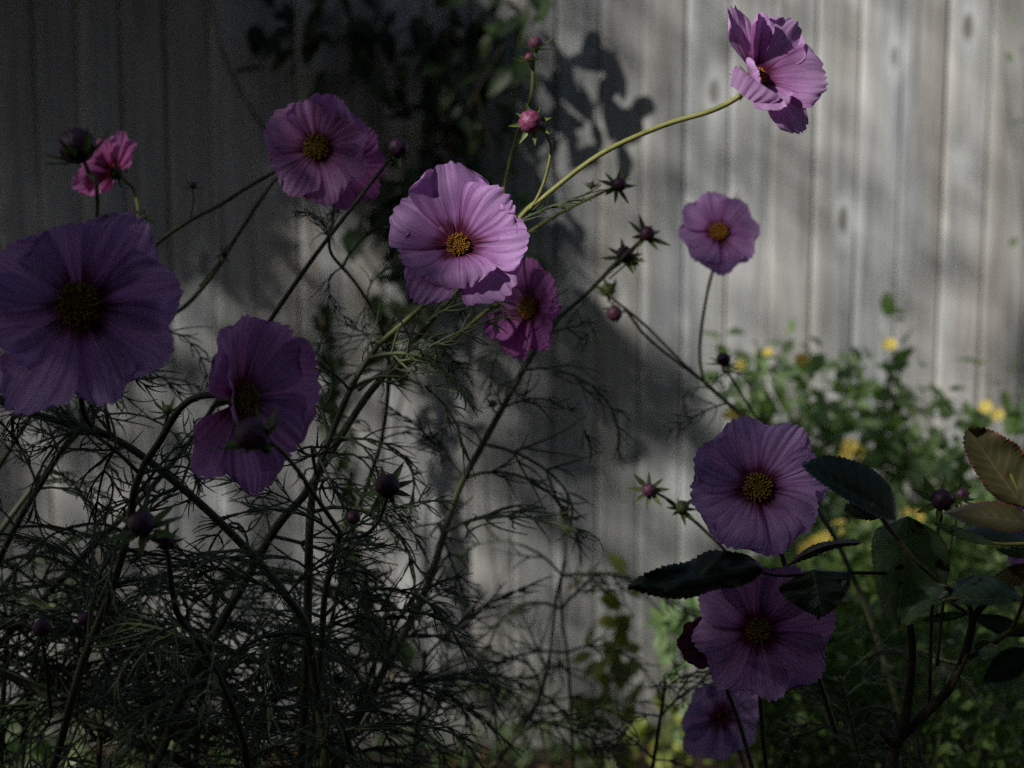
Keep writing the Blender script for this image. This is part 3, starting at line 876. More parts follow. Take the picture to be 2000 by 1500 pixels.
# ------------------------------------------------------------------ feathery leaves
def frond_mesh(seed, dense=1.0):
    rr = random.Random(seed)
    vs, fs = [], []
    bend = rr.uniform(0.6, 2.2)
    side_b = rr.uniform(-1.0, 1.0)

    def rach(t):
        a = bend * t
        return Vector((math.sin(a) / max(bend, 0.01) * 1.0, side_b * t * t * 0.35, (math.cos(a) - 1) / max(bend, 0.01) * 1.0))

    pts = [rach(i / 8) for i in range(9)]
    tube(vs, fs, pts, 0.0130, 0.0075, 4, cap=False)

    def thread(p, dr, ln, r, up):
        n = 7
        q = []
        cur = p.copy()
        d = dr.normalized()
        wig = Vector((rr.uniform(-1, 1), rr.uniform(-1, 1), rr.uniform(-1.2, 0.9))) * 3.0
        for i in range(n + 1):
            up = up + wig * (0.5 / n)
            q.append(cur.copy())
            d = (d + up * (1.5 / n)).normalized()
            cur += d * ln / n
        tube(vs, fs, q, r, r * 0.35, 3, cap=False)
        return q

    n_pairs = rr.choice([4, 5, 5, 6])
    for i in range(n_pairs):
        t = 0.20 + 0.72 * i / (n_pairs - 1)
        p = rach(t)
        tan = (rach(t + 0.02) - rach(t - 0.02)).normalized()
        ln = (0.52 - 0.36 * t) * rr.uniform(0.8, 1.2)
        for sgn in (-1, 1):
            if rr.random() < 0.06:
                continue
            lat = Vector((0, sgn, rr.uniform(-0.35, 0.25)))
            d = tan * 0.75 + lat * 0.95
            up = tan * 0.8 + Vector((0, 0, rr.uniform(-0.6, 0.3)))
            q = thread(p, d, ln, 0.0102, up)
            for j, k in enumerate((1, 2, 3)):
                if rr.random() < (0.62 - 0.17 * j) * dense:
                    dd = (q[k + 1] - q[k]).normalized()
                    side = -1 if (k + (sgn > 0)) % 2 else 1
                    ax = dd.cross(Vector((0, 0, 1)))
                    ax = ax.normalized() if ax.length > 1e-3 else Vector((0, 1, 0))
                    thread(q[k], dd * 0.9 + ax * side * 0.7 + Vector((0, 0, rr.uniform(-0.3, 0.3))), ln * rr.uniform(0.4, 0.75), 0.0088, dd * 0.5)
    p = rach(1.0)
    tan = (rach(1.0) - rach(0.96)).normalized()
    for sgn in (-1, 0, 1):
        thread(p, tan + Vector((0, sgn * 0.45, 0)), rr.uniform(0.16, 0.26), 0.0082, tan * 0.3)
    me = bpy.data.meshes.new('feathery_leaf')
    me.from_pydata([tuple(v) for v in vs], [], fs)
    me.polygons.foreach_set('use_smooth', [True] * len(me.polygons))
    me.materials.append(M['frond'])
    return me


FR = [frond_mesh(100 + k) for k in range(12)]


def put_frond(parent, pos, dirn, size, rr, src=None):
    x = Vector(dirn).normalized()
    z = Vector((0, 0, 1)) - x * x.z
    z = z.normalized() if z.length > 1e-3 else Vector((0, 1, 0))
    y = z.cross(x)
    m = Matrix((x, y, z)).transposed() @ Matrix.Rotation(rr.uniform(-1.3, 1.3), 3, 'X')
    m4 = (m * size).to_4x4()
    m4.translation = pos - parent.location
    share('feathery_leaf', src or FR[rr.randrange(len(FR))], parent, m4)


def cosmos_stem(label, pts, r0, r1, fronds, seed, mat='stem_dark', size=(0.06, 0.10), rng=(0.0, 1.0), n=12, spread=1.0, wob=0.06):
    """pts in (px, py, depth) from the top; the last goes on to the soil"""
    rr = random.Random(seed)
    W = [P(*p) for p in pts]
    last, prev = W[-1], W[-2]
    d = (last - prev).normalized()
    foot = last + d * 0.12
    path = W + [foot, Vector((foot.x + d.x * 0.1, foot.y + 0.02, foot.z * 0.5)), Vector((foot.x + d.x * 0.14, foot.y + 0.03, -0.02))]
    base = path[-1].copy()
    base.z = 0
    t = thing('cosmos_plant', label, 'plant', base, 'leafy cosmos stems')
    vs, fs = [], []
    cp = catmull(path, 8)
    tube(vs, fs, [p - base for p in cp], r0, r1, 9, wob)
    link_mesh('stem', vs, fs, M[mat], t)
    vis = catmull(W, 12)
    fronds = int(fronds * 0.64 + 0.5)
    for i in range(fronds):
        f = rng[0] + (rng[1] - rng[0]) * (i + 0.5) / fronds
        k = min(len(vis) - 2, int(f * (len(vis) - 1)))
        p = vis[k]
        tan = (vis[k] - vis[k + 1]).normalized()
        base_az = rr.uniform(0, 6.28)
        for s_ in (0, math.pi):
            a = base_az + s_
            o1 = tan.orthogonal().normalized()
            o2 = tan.cross(o1)
            dr = (o1 * math.cos(a) + o2 * math.sin(a)) * spread + tan * rr.uniform(0.2, 0.9) + Vector((0, 0.1, rr.uniform(-0.1, 0.5)))
            put_frond(t, p, dr, rr.uniform(*size) * 1.12, rr)
    return t


cosmos_stem('straight dark stem running down behind the sideways purple flower to the lower corner',
            [(385, 845, 0.95), (290, 957, 0.955), (150, 1100, 0.96), (30, 1225, 0.965), (-120, 1380, 0.98)], 0.0019, 0.0032, 5, 1, size=(0.05, 0.09), rng=(0.3, 1.0))
cosmos_stem('thin slanting stem with a curve above the largest flower',
            [(560, 322, 0.985), (480, 368, 0.98), (430, 400, 0.98), (372, 430, 0.98), (295, 487, 0.98), (200, 610, 0.97), (80, 780, 0.96), (-20, 940, 0.96)], 0.0013, 0.0022, 2, 2, size=(0.04, 0.05), rng=(0.75, 1.0))
cosmos_stem('slanting stem ending in leaf tufts right of the largest flower',
            [(330, 618, 1.02), (270, 705, 1.02), (200, 790, 1.02), (110, 895, 1.02), (20, 1010, 1.02), (-40, 1100, 1.02)], 0.0018, 0.0028, 8, 3, size=(0.05, 0.08))
cosmos_stem('main dark stem that carries the sunlit lilac flower, thick with leaves',
            [(740, 672, 0.82), (695, 740, 0.82), (650, 840, 0.82), (618, 930, 0.82), (606, 1010, 0.82), (602, 1150, 0.82), (598, 1300, 0.82), (588, 1510, 0.83)], 0.0016, 0.0036, 12, 4, size=(0.05, 0.09))
cosmos_stem('twin dark stem leaning beside the main one, joined by the long arching flower stalk',
            [(930, 530, 0.89), (860, 605, 0.89), (790, 690, 0.885), (720, 770, 0.88), (655, 870, 0.875), (600, 960, 0.87), (540, 1030, 0.87), (470, 1150, 0.87), (380, 1310, 0.87), (310, 1480, 0.88)],
            0.0018, 0.0036, 13, 5, size=(0.05, 0.09))
cosmos_stem('dark stem slanting down from the pair of spiky buds with drooping feather leaves',
            [(1095, 617, 1.06), (1040, 692, 1.05), (985, 790, 1.04), (935, 882, 1.03), (890, 970, 1.02), (832, 1150, 1.0), (755, 1300, 0.98), (690, 1420, 0.97), (640, 1520, 0.96)],
            0.0020, 0.0038, 15, 6, size=(0.06, 0.11), rng=(0.02, 1.0))
cosmos_stem('thin stem slanting behind the bluish purple flower below the free standing bloom',
            [(1374, 745, 1.14), (1430, 795, 1.14), (1480, 840, 1.14), (1560, 945, 1.14), (1630, 1050, 1.14), (1700, 1210, 1.14), (1760, 1400, 1.15)], 0.0016, 0.0028, 3, 7, size=(0.04, 0.06), rng=(0.0, 0.2))
cosmos_stem('long bent stem crossing the lower corner from the picture edge',
            [(-30, 772, 0.70), (60, 805, 0.70), (140, 830, 0.705), (215, 853, 0.71), (290, 900, 0.71), (400, 992, 0.71), (500, 1092, 0.715), (560, 1165, 0.72), (600, 1235, 0.73), (625, 1400, 0.75), (640, 1520, 0.76)],
            0.0017, 0.0026, 12, 8, size=(0.045, 0.075), rng=(0.05, 1.0))
cosmos_stem('shaded stem under the sideways purple flower',
            [(283, 905, 0.70), (262, 960, 0.70), (250, 1040, 0.71), (215, 1160, 0.72), (160, 1300, 0.74), (110, 1480, 0.76)], 0.0018, 0.0026, 10, 9, size=(0.05, 0.08))
cosmos_stem('stem below the big spiky bud winding to the bottom',
            [(335, 1150, 0.65), (350, 1205, 0.66), (388, 1255, 0.67), (430, 1330, 0.68), (470, 1430, 0.70), (490, 1530, 0.72)], 0.0015, 0.0022, 9, 10, size=(0.045, 0.075))
cosmos_stem('reddish stem with a knuckle where the low round bud branches off',
            [(665, 1038, 0.765), (655, 1080, 0.77), (635, 1160, 0.77), (628, 1260, 0.78), (615, 1400, 0.79), (600, 1520, 0.80)], 0.0016, 0.0024, 11, 11, size=(0.05, 0.08))
cosmos_stem('leaning stem with fine leaves at the bottom of the middle gap',
            [(1072, 1290, 1.3), (1050, 1370, 1.28), (1005, 1440, 1.26), (960, 1500, 1.25)], 0.0022, 0.0034, 8, 12, size=(0.08, 0.12))
cosmos_stem('thin stem behind the low buds at the side',
            [(200, 765, 0.86), (150, 835, 0.86), (95, 920, 0.86), (30, 1030, 0.87), (-30, 1150, 0.88)], 0.0015, 0.0024, 10, 13, size=(0.05, 0.08))
cosmos_stem('thick dark horizontal branch near the bottom corner',
            [(20, 1215, 0.92), (150, 1240, 0.92), (330, 1255, 0.92), (500, 1290, 0.92), (640, 1380, 0.92), (700, 1500, 0.92)], 0.0018, 0.0034, 15, 14, size=(0.06, 0.09))
cosmos_stem('lowest thick stem bending along the bottom edge',
            [(-60, 1290, 0.90), (60, 1340, 0.90), (190, 1420, 0.90), (330, 1475, 0.90), (450, 1540, 0.90)], 0.0026, 0.0038, 14, 15, size=(0.06, 0.09))
cosmos_stem('bushy shoot filling the lower corner with black green feathers',
            [(90, 1180, 1.0), (70, 1280, 1.0), (50, 1400, 1.0), (40, 1530, 1.0)], 0.0016, 0.003, 14, 16, size=(0.08, 0.12))
cosmos_stem('bushy shoot rising between the low buds and the main stem',
            [(420, 1150, 0.98), (410, 1260, 0.98), (390, 1380, 0.98), (380, 1530, 0.98)], 0.0016, 0.003, 16, 17, size=(0.07, 0.12))
cosmos_stem('bushy shoot right of the main stem at the bottom',
            [(760, 1170, 1.02), (740, 1270, 1.02), (700, 1380, 1.02), (660, 1530, 1.02)], 0.0016, 0.003, 13, 18, size=(0.07, 0.11))
for (x_, y_, d_, n_, lb) in ((220, 1250, 0.90, 15, 'dense feathery shoot between the withered bud and the winding stem'), (520, 1330, 0.92, 15, 'dense feathery shoot close to the foot of the main stem'),
                             (300, 1400, 1.08, 14, 'blurred feathery shoot behind the winding stem'), (830, 1330, 1.12, 9, 'airy feathery shoot left of the leaning middle stem'),
                             (30, 1160, 0.95, 9, 'feathery shoot against the picture edge above the thick low branch')):
    cosmos_stem(lb, [(x_, y_ - 60, d_), (x_ - 6, y_ + 40, d_), (x_ - 20, y_ + 130, d_), (x_ - 30, 1530 + max(0, y_ - 1300), d_)], 0.0014, 0.0026, n_, int(x_ + y_), size=(0.07, 0.11), rng=(0.0, 0.9))
cosmos_stem('small leafy shoot under the blurred bluish flower',
            [(1300, 1330, 1.05), (1290, 1400, 1.05), (1270, 1530, 1.05)], 0.0012, 0.002, 4, 19, size=(0.05, 0.08))
cosmos_stem('fine leaved shoot in the dark below the rose leaves',
            [(1640, 1320, 0.95), (1660, 1400, 0.95), (1690, 1530, 0.95)], 0.0012, 0.002, 8, 20, size=(0.06, 0.09))
cosmos_stem('leaf tufted side shoot under the ruffled flower',
            [(642, 465, 0.925), (650, 500, 0.93), (700, 560, 0.98), (745, 640, 1.02), (760, 720, 1.04), (745, 860, 1.05), (700, 1000, 1.05), (650, 1200, 1.05), (600, 1500, 1.05)], 0.0010, 0.0022, 12, 21, size=(0.04, 0.075), rng=(0.02, 0.9))
cosmos_stem('low leafy shoot standing between bud and fence in the middle gap',
            [(1100, 1100, 1.32), (1095, 1180, 1.32), (1110, 1300, 1.32), (1120, 1500, 1.32)], 0.0012, 0.002, 6, 22, size=(0.08, 0.12))


# ------------------------------------------------------------------ leaves in general
def leaf_px(parent, base, tip, A, B, mat, bend=0.0, dA=0.0, dB=0.0, sag=0.0, teeth=22, tooth=3.0, seed=1, name='leaf', wave=0.0):
    """a toothed leaf. base, tip: (px, py, depth); A, B: half widths (in photo px) either side of the midrib; dA, dB: how much deeper each edge lies (m)"""
    rr = random.Random(seed)
    bx, by, bd = base
    tx, ty, td = tip
    dx, dy = tx - bx, ty - by
    ln = math.hypot(dx, dy)
    nx_, ny_ = dy / ln, -dx / ln
    n = teeth * 3
    m = 5
    st = [0.0, 0.07, 0.20, 0.36, 0.52, 0.68, 0.83, 0.94, 1.0]

    def wid(arr, s_):
        v = [0.0] + list(arr) + [0.0]
        return float(np.interp(s_, st, v))

    def smooth_w(arr, s_):
        return sum(wid(arr, min(1, max(0, s_ + q))) for q in (-0.04, -0.02, 0, 0.02, 0.04)) / 5 * (1 if 0.0 < s_ < 1.0 else 0)

    vs, uvs, fs = [], [], []
    loc = parent.location
    for i in range(n + 1):
        s_ = i / n
        cx = bx + dx * s_ + nx_ * bend * math.sin(math.pi * s_)
        cy = by + dy * s_ + ny_ * bend * math.sin(math.pi * s_)
        cd = bd + (td - bd) * s_ + sag * math.sin(math.pi * s_)
        saw = (i % 3) / 3.0
        for j in range(-m, m + 1):
            u = j / m
            arr, de = (A, dA) if u > 0 else (B, dB)
            wv = smooth_w(arr, s_)
            if abs(j) == m and 0 < i < n:
                wv += 2.3 * tooth * (0.9 * saw - 0.25) * (0.6 + 0.4 * math.sin(i * 0.7 + seed))
                adv = 3.0 * saw
            else:
                adv = 0
            wv *= 1 + 0.05 * noise.noise(Vector((s_ * 5, seed, 1 if u > 0 else -1)))
            k = abs(u) * wv * (1 if u > 0 else -1)
            dd = cd + de * u * u + wave * noise.noise(Vector((s_ * 5 + seed, u * 1.5, 0))) * abs(u) + 0.0006 * math.cos(s_ * 50 - abs(u) * 12) * abs(u)
            px = cx + nx_ * k + dx / ln * adv + dx / ln * abs(u) * wv * 0.12
            py = cy + ny_ * k + dy / ln * adv + dy / ln * abs(u) * wv * 0.12
            vs.append(P(px, py, dd) - loc)
            uvs.append((u, s_))
    w_ = 2 * m + 1
    for i in range(n):
        for j in range(2 * m):
            a = i * w_ + j
            fs.append((a, a + 1, a + w_ + 1, a + w_))
    return link_mesh(name, vs, fs, mat, parent, uvs)


# ------------------------------------------------------------------ the rose bush
rb = P(1745, 1500, 0.80)
rose = thing('rose_bush', 'rose bush with toothed dark green and bronze leaves on woody brown twigs', 'rose bush', (rb.x, rb.y, 0))


def rose_tube(pts, r0, r1, mat, name='branch', wob=0.0, sides=9, ground=False, n=8):
    W = [P(*p) for p in pts]
    if ground:
        W += [Vector((W[-1].x, W[-1].y + 0.01, W[-1].z - 0.25)), Vector((W[-1].x + 0.02, W[-1].y + 0.02, -0.03))]
    vs, fs = [], []
    tube(vs, fs, [p - rose.location for p in catmull(W, n)], r0, r1, sides, wob)
    return link_mesh(name, vs, fs, M[mat], rose)


rose_tube([(1778, 1222, 0.755), (1782, 1270, 0.76), (1779, 1330, 0.765), (1770, 1390, 0.775), (1755, 1450, 0.785), (1745, 1510, 0.80)], 0.0021, 0.0034, 'bark', wob=0.25, ground=True, n=14)
rose_tube([(1925, 1178, 0.74), (1903, 1205, 0.75), (1895, 1240, 0.755), (1880, 1290, 0.76), (1850, 1350, 0.77), (1800, 1400, 0.78), (1760, 1440, 0.785)], 0.0017, 0.0028, 'bark', wob=0.2, n=12)
rose_tube([(1716, 1424, 0.775), (1728, 1438, 0.778), (1745, 1458, 0.785)], 0.0016, 0.0018, 'bark', wob=0.3)
rose_tube([(1893, 1180, 0.745), (1896, 1195, 0.75), (1896, 1215, 0.752)], 0.0014, 0.0016, 'twig_green')
rose_tube([(2010, 1215, 0.74), (1975, 1232, 0.75), (1930, 1262, 0.76), (1890, 1285, 0.762)], 0.0016, 0.0018, 'twig_green')
rose_tube([(1700, 984, 0.695), (1722, 1012, 0.70), (1745, 1042, 0.705), (1785, 1092, 0.71), (1818, 1122, 0.72), (1852, 1148, 0.73), (1893, 1182, 0.745)], 0.0011, 0.0014, 'twig_green', 'leaf_stalk')
rose_tube([(1470, 1112, 0.690), (1520, 1124, 0.70), (1600, 1122, 0.71), (1690, 1119, 0.725), (1780, 1130, 0.745), (1893, 1200, 0.757)], 0.0007, 0.0010, 'bark', 'leaf_stalk')
rose_tube([(1960, 900, 0.70), (1985, 950, 0.70), (2002, 1000, 0.705), (2010, 1080, 0.71), (2000, 1170, 0.73), (1975, 1232, 0.75)], 0.0007, 0.0012, 'twig_green', 'leaf_stalk')
rose_tube([(1820, 1020, 0.745), (1880, 1045, 0.75), (1950, 1062, 0.755), (2030, 1060, 0.76)], 0.0006, 0.0010, 'twig_green', 'leaf_stalk')
rose_tube([(1840, 1172, 0.72), (1910, 1165, 0.725), (1980, 1170, 0.73), (2005, 1165, 0.73)], 0.0006, 0.0008, 'twig_green', 'leaf_stalk')

RL = lambda *a, **k: leaf_px(rose, *a, **k)
RL((1750, 1018, 0.700), (1566, 908, 0.680), [8, 12, 14, 14, 12, 9, 6], [34, 56, 64, 62, 54, 40, 20], M['rose_dark'], bend=0, dA=-0.012, dB=0.006, seed=1)
RL((1773, 1008, 0.722), (1753, 1228, 0.735), [62, 84, 92, 88, 72, 44, 22], [58, 66, 62, 54, 44, 30, 16], M['rose_green'], dA=-0.006, dB=0.016, seed=2, wave=0.006)
RL((1716, 1012, 0.712), (1650, 991, 0.715), [7, 10, 12, 13, 12, 11, 8], [7, 11, 12, 12, 12, 12, 9], M['rose_dark'], seed=3, teeth=9)
RL((1998, 990, 0.700), (1890, 838, 0.700), [22, 32, 38, 38, 34, 28, 18], [34, 54, 62, 60, 50, 36, 20], M['rose_bronze'], dA=0.012, dB=-0.006, seed=4, wave=0.004)
RL((2014, 1020, 0.690), (1843, 1002, 0.700), [20, 24, 22, 19, 15, 10, 5], [18, 30, 34, 31, 24, 15, 7], M['rose_bronze'], dA=-0.008, dB=0.012, seed=5)
RL((1492, 1112, 0.672), (1226, 1149, 0.665), [22, 28, 26, 36, 34, 20, 6], [34, 44, 52, 36, 34, 26, 14], M['rose_dark'], dA=0.01, dB=0.012, bend=0, seed=6, wave=0.020, tooth=3.5)
RL((1588, 1112, 0.695), (1606, 1204, 0.69), [62, 74, 66, 56, 44, 30, 14], [66, 74, 66, 54, 40, 26, 12], M['rose_dark'], dA=0.012, dB=0.008, seed=7, wave=0.006)
RL((1534, 1108, 0.690), (1682, 1060, 0.685), [3, 7, 10, 9, 6, 6, 8], [3, 8, 13, 12, 9, 7, 6], M['rose_dead'], bend=16, dA=0.02, dB=0.02, seed=8, teeth=14, tooth=2)
RL((1655, 1130, 0.70), (1598, 1212, 0.70), [8, 14, 16, 16, 14, 10, 4], [3, 5, 7, 8, 7, 5, 2], M['rose_dead'], seed=9, teeth=12, bend=-20)
RL((1945, 1064, 0.748), (1818, 1018, 0.745), [6, 10, 13, 13, 11, 8, 3], [3, 6, 8, 8, 6, 4, 2], M['rose_green'], seed=10, teeth=16)
RL((2016, 1066, 0.765), (1862, 1040, 0.765), [6, 9, 10, 10, 9, 6, 3], [14, 24, 30, 28, 22, 14, 6], M['rose_dark'], seed=11, dB=0.01)
RL((1998, 1172, 0.715), (1826, 1172, 0.725), [4, 8, 10, 10, 8, 6, 3], [26, 40, 50, 50, 40, 25, 10], M['rose_green'], dB=0.016, dA=-0.004, seed=12)
RL((2018, 1112, 0.735), (1942, 1128, 0.735), [14, 22, 26, 24, 18, 12, 6], [10, 16, 18, 16, 13, 9, 5], M['rose_bronze'], seed=13)
RL((2020, 1078, 0.74), (1944, 1070, 0.74), [8, 14, 16, 15, 12, 8, 4], [4, 6, 7, 7, 6, 4, 2], M['rose_green'], seed=14)
RL((1902, 1262, 0.76), (1952, 1272, 0.75), [8, 14, 16, 14, 12, 9, 5], [10, 18, 24, 22, 16, 10, 4], M['rose_green'], seed=15, teeth=10, dB=-0.006)
RL((1905, 1275, 0.765), (1945, 1285, 0.755), [4, 7, 9, 9, 7, 5, 2], [3, 4, 5, 5, 4, 3, 1], M['rose_bronze'], seed=16, teeth=8)
RL((1890, 1200, 0.75), (1800, 1212, 0.75), [4, 7, 8, 8, 7, 5, 2], [4, 8, 10, 10, 9, 6, 3], M['rose_green'], seed=17, teeth=12)
RL((2015, 1240, 0.77), (1890, 1200, 0.78), [8, 14, 18, 18, 14, 9, 4], [8, 14, 18, 18, 14, 9, 4], M['rose_dark'], seed=18)
RL((2015, 1270, 0.80), (1920, 1330, 0.80), [14, 24, 30, 28, 22, 14, 6], [14, 24, 30, 28, 22, 14, 6], M['rose_dark'], seed=19)
RL((1600, 1000, 0.715), (1655, 995, 0.715), [0.5] * 7, [0.5] * 7, M['rose_dark'], seed=20, teeth=4) if False else None


# ------------------------------------------------------------------ simple leaves for the plants farther back
def simple_leaf_mesh(name, mat, wid=0.55, seg=7, fold=0.25, droop=0.25, seed=0, lobes=0.0):
    vs, fs, uvs = [], [], []
    for i in range(seg + 1):
        t = i / seg
        wd = wid * 0.5 * (math.sin(math.pi * min(1, t * 1.0) ** 0.75) ** 0.85) * (1 + lobes * math.sin(t * 17 + seed)) + 0.004
        x = t
        z = -droop * t * t
        for u in (-1, -0.5, 0, 0.5, 1):
            vs.append((x, u * wd, z + fold * abs(u) * wd - 0.06 * math.cos(t * 9 + seed) * abs(u) * wd))
            uvs.append((u, t))
    for i in range(seg):
        for j in range(4):
            a = i * 5 + j
            fs.append((a, a + 1, a + 6, a + 5))
    me = bpy.data.meshes.new(name)
    me.from_pydata(vs, [], fs)
    lay = me.uv_layers.new(name='UVMap')
    li = np.empty(len(me.loops), dtype=np.int32)
    me.loops.foreach_get('vertex_index', li)
    lay.data.foreach_set('uv', np.array(uvs, dtype=np.float32)[li].ravel())
    me.polygons.foreach_set('use_smooth', [True] * len(me.polygons))
    me.materials.append(mat)
    return me


def rand_dir(rr, down=0.0):
    while True:
        v = Vector((rr.uniform(-1, 1), rr.uniform(-1, 1), rr.uniform(-1, 1) - down))
        if 0.1 < v.length < 1.6:
            return v.normalized()


def put_leaf(parent, src, pos, dirn, size, rr, name='leaf', nrm=None):
    x = Vector(dirn).normalized()
    z = Vector(nrm if nrm is not None else (rr.uniform(-0.6, 0.6), rr.uniform(-1.0, 0.2), 0.8))
    z = z - x * z.dot(x)
    z = z.normalized() if z.length > 1e-3 else x.orthogonal().normalized()
    y = z.cross(x)
    m4 = (Matrix((x, y, z)).transposed() * size).to_4x4()
    m4.translation = pos - parent.location
    return share(name, src, parent, m4)


# climbing plant hanging on the fence
climb = thing('climbing_plant', 'dark green climber with pointed leaves hanging on the fence behind the sunlit lilac flower', 'climbing plant', PF(760, 1455, 0.1) * 1.0)
climb.location.z = 0
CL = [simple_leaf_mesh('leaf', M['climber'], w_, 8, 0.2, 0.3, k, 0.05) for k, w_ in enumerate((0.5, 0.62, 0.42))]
rr = random.Random(50)
vines = [
    [(760, 1470, .05), (770, 1200, .06), (765, 900, .08), (800, 720, .09), (830, 600, .10), (860, 420, .10), (880, 200, .10), (860, -60, .1)],
    [(830, 600, .10), (780, 450, .09), (740, 300, .10), (700, 100, .1), (660, -80, .1)],
    [(880, 300, .10), (930, 180, .14), (1000, 60, .16), (1060, -50, .15)],
    [(860, 420, .10), (930, 470, .14), (1000, 500, .17), (1050, 560, .18)],
    [(430, 90, .06), (470, 180, .06), (540, 290, .07), (620, 420, .08), (700, 560, .08), (790, 700, .09)],
    [(430, 90, .06), (400, -60, .06)],
    [(700, 560, .10), (740, 700, .18), (745, 900, .2), (770, 1120, .2), (780, 1230, .19)],
    [(930, 180, .14), (960, 300, .16), (975, 380, .15)],
    [(600, 420, .16), (624, 583, .2), (644, 723, .2), (684, 923, .2), (709, 1123, .2), (709, 1213, .2)],
    [(985, 900, .1), (1000, 1060, .12), (960, 1180, .14), (930, 1260, .16)],
]
for k, v in enumerate(vines):
    vs, fs = [], []
    pts = [PF(*q) - climb.location for q in v]
    tube(vs, fs, catmull(pts, 8), 0.0035 if k in (0, 4) else 0.0022, 0.0022 if k in (0, 4) else 0.0014, 6, 0.15)
    link_mesh('vine', vs, fs, M['dead_stem'] if k in (0, 8) else M['bark'], climb)
vs = None
clusters = [  # px, py, spread x, spread y, offset, count
    (880, 60, 120, 80, .08, 36), (990, 40, 50, 50, .12, 7), (860, 200, 75, 90, .08, 26), (940, 210, 50, 70, .08, 14), (820, 330, 70, 80, .08, 20), (760, 420, 70, 60, .08, 16),
    (790, 520, 60, 70, .08, 14), (940, 350, 45, 60, .08, 11), (1000, 420, 35, 50, .08, 5), (1020, 520, 30, 50, .12, 6), (1010, 640, 26, 46, .12, 5), (700, 60, 120, 80, .08, 24), (560, 60, 90, 70, .07, 12),
    (760, 600, 40, 50, .10, 7), (780, 700, 30, 40, .12, 5), (1010, 130, 40, 50, .13, 5), (1050, 0, 60, 40, .16, 6), (780, 1235, 14, 30, .19, 4), (709, 1213, 14, 26, .2, 7), (640, 200, 60, 60, .07, 8)]
for (cx, cy, sx, sy, off, cnt) in clusters:
    for i in range(int(cnt * 1.12)):
        q = PF(cx + rr.gauss(0, sx * 0.6), cy + rr.gauss(0, sy * 0.6), max(0.035, off + rr.uniform(-0.04, 0.05)))
        d = Vector((rr.uniform(-1, 1), rr.uniform(-0.8, 0.1), rr.uniform(-1.4, 0.1)))
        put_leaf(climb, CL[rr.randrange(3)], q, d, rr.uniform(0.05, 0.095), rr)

for i in range(130):                       # small leaves close round the hanging stem
    f = rr.random()
    q = PF(624 + 85 * f + rr.gauss(0, 13), 583 + 600 * f, 0.2 + rr.gauss(0, 0.01))
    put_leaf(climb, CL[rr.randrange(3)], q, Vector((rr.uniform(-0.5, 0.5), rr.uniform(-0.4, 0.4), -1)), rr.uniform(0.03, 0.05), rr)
# twiggy sprays: leaves set along arching stems
def spray_plant(name, label, cat, root, tips, leaf_srcs, n_leaf, size, stem_mat, rr, r=0.002, blossoms=(), group=None, spread=0.03, lname='leaf'):
    t = thing(name, label, cat, (root.x, root.y, 0), group)
    paths = []
    for tip in tips:
        mid = root.lerp(tip, 0.5) + Vector((0, 0, 0.12 * (tip - root).length)) + Vector((rr.uniform(-.03, .03), rr.uniform(-.02, .02), 0))
        pts = catmull([Vector((root.x, root.y, -0.02)), mid, tip], 8)
        vs, fs = [], []
        tube(vs, fs, [p - t.location for p in pts], r, r * 0.45, 5)
        link_mesh('stem', vs, fs, M[stem_mat], t)
        paths.append(pts)
    for i in range(n_leaf):
        pts = paths[i % len(paths)]
        f = rr.uniform(0.25, 1.0) ** 0.8
        k = min(len(pts) - 2, int(f * (len(pts) - 1)))
        p = pts[k].lerp(pts[k + 1], rr.random()) + Vector((rr.gauss(0, spread), rr.gauss(0, spread), rr.gauss(0, spread)))
        p.y = min(p.y, FENCE_Y - 0.03)
        p.z = max(p.z, 0.015)
        tan = (pts[k + 1] - pts[k]).normalized()
        d = tan * 0.6 + rand_dir(rr) * 0.9
        d.y -= 0.2
        put_leaf(t, leaf_srcs[rr.randrange(len(leaf_srcs))], p, d, rr.uniform(*size), rr, lname)
    for b in blossoms:
        o = share('blossom', BLOS, t, Matrix.Identity(4))
        fm = frame_for(Vector((rr.uniform(-.4, .2), -0.8, rr.uniform(0.1, 0.8)))) * rr.uniform(0.5, 0.85)
        m4 = fm.to_4x4()
        m4.translation = b + (CAMP - b).normalized() * 0.10 - t.location
        o.matrix_basis = m4
    return t


def blossom_mesh():
    vs, fs = [], []
    for k in range(5):
        a = k * 2 * math.pi / 5
        b = len(vs)
        for i in range(5):
            t_ = i / 4
            for u in (-1, 0, 1):
                x = 0.003 + 0.017 * t_
                y = u * 0.010 * math.sin(math.pi * (0.15 + 0.75 * t_))
                z = 0.004 * t_ + 0.002 * u * u
                vs.append((x * math.cos(a) - y * math.sin(a), x * math.sin(a) + y * math.cos(a), z + 0.0006 * (k % 2)))
        for i in range(4):
            for j in range(2):
                q = b + i * 3 + j
                fs.append((q, q + 1, q + 4, q + 3))
    lathe(vs, fs, [(0.0045, 0.0), (0.004, 0.003), (0.001, 0.0045)], 8)
    me = bpy.data.meshes.new('blossom')
    me.from_pydata(vs, [], fs)
    me.polygons.foreach_set('use_smooth', [True] * len(me.polygons))
    me.materials.append(M['yellow'])
    return me


BLOS = blossom_mesh()
SL = [simple_leaf_mesh('leaf', M['shrub'], w_, 6, 0.25, 0.25, k) for k, w_ in enumerate((0.5, 0.42, 0.58))]
LL = [simple_leaf_mesh('leaf', M['shrub_lime'], w_, 6, 0.25, 0.3, k) for k, w_ in enumerate((0.6, 0.5))]
rr = random.Random(77)


def gp(px, py, d):
    q = P(px, py, d)
    return q


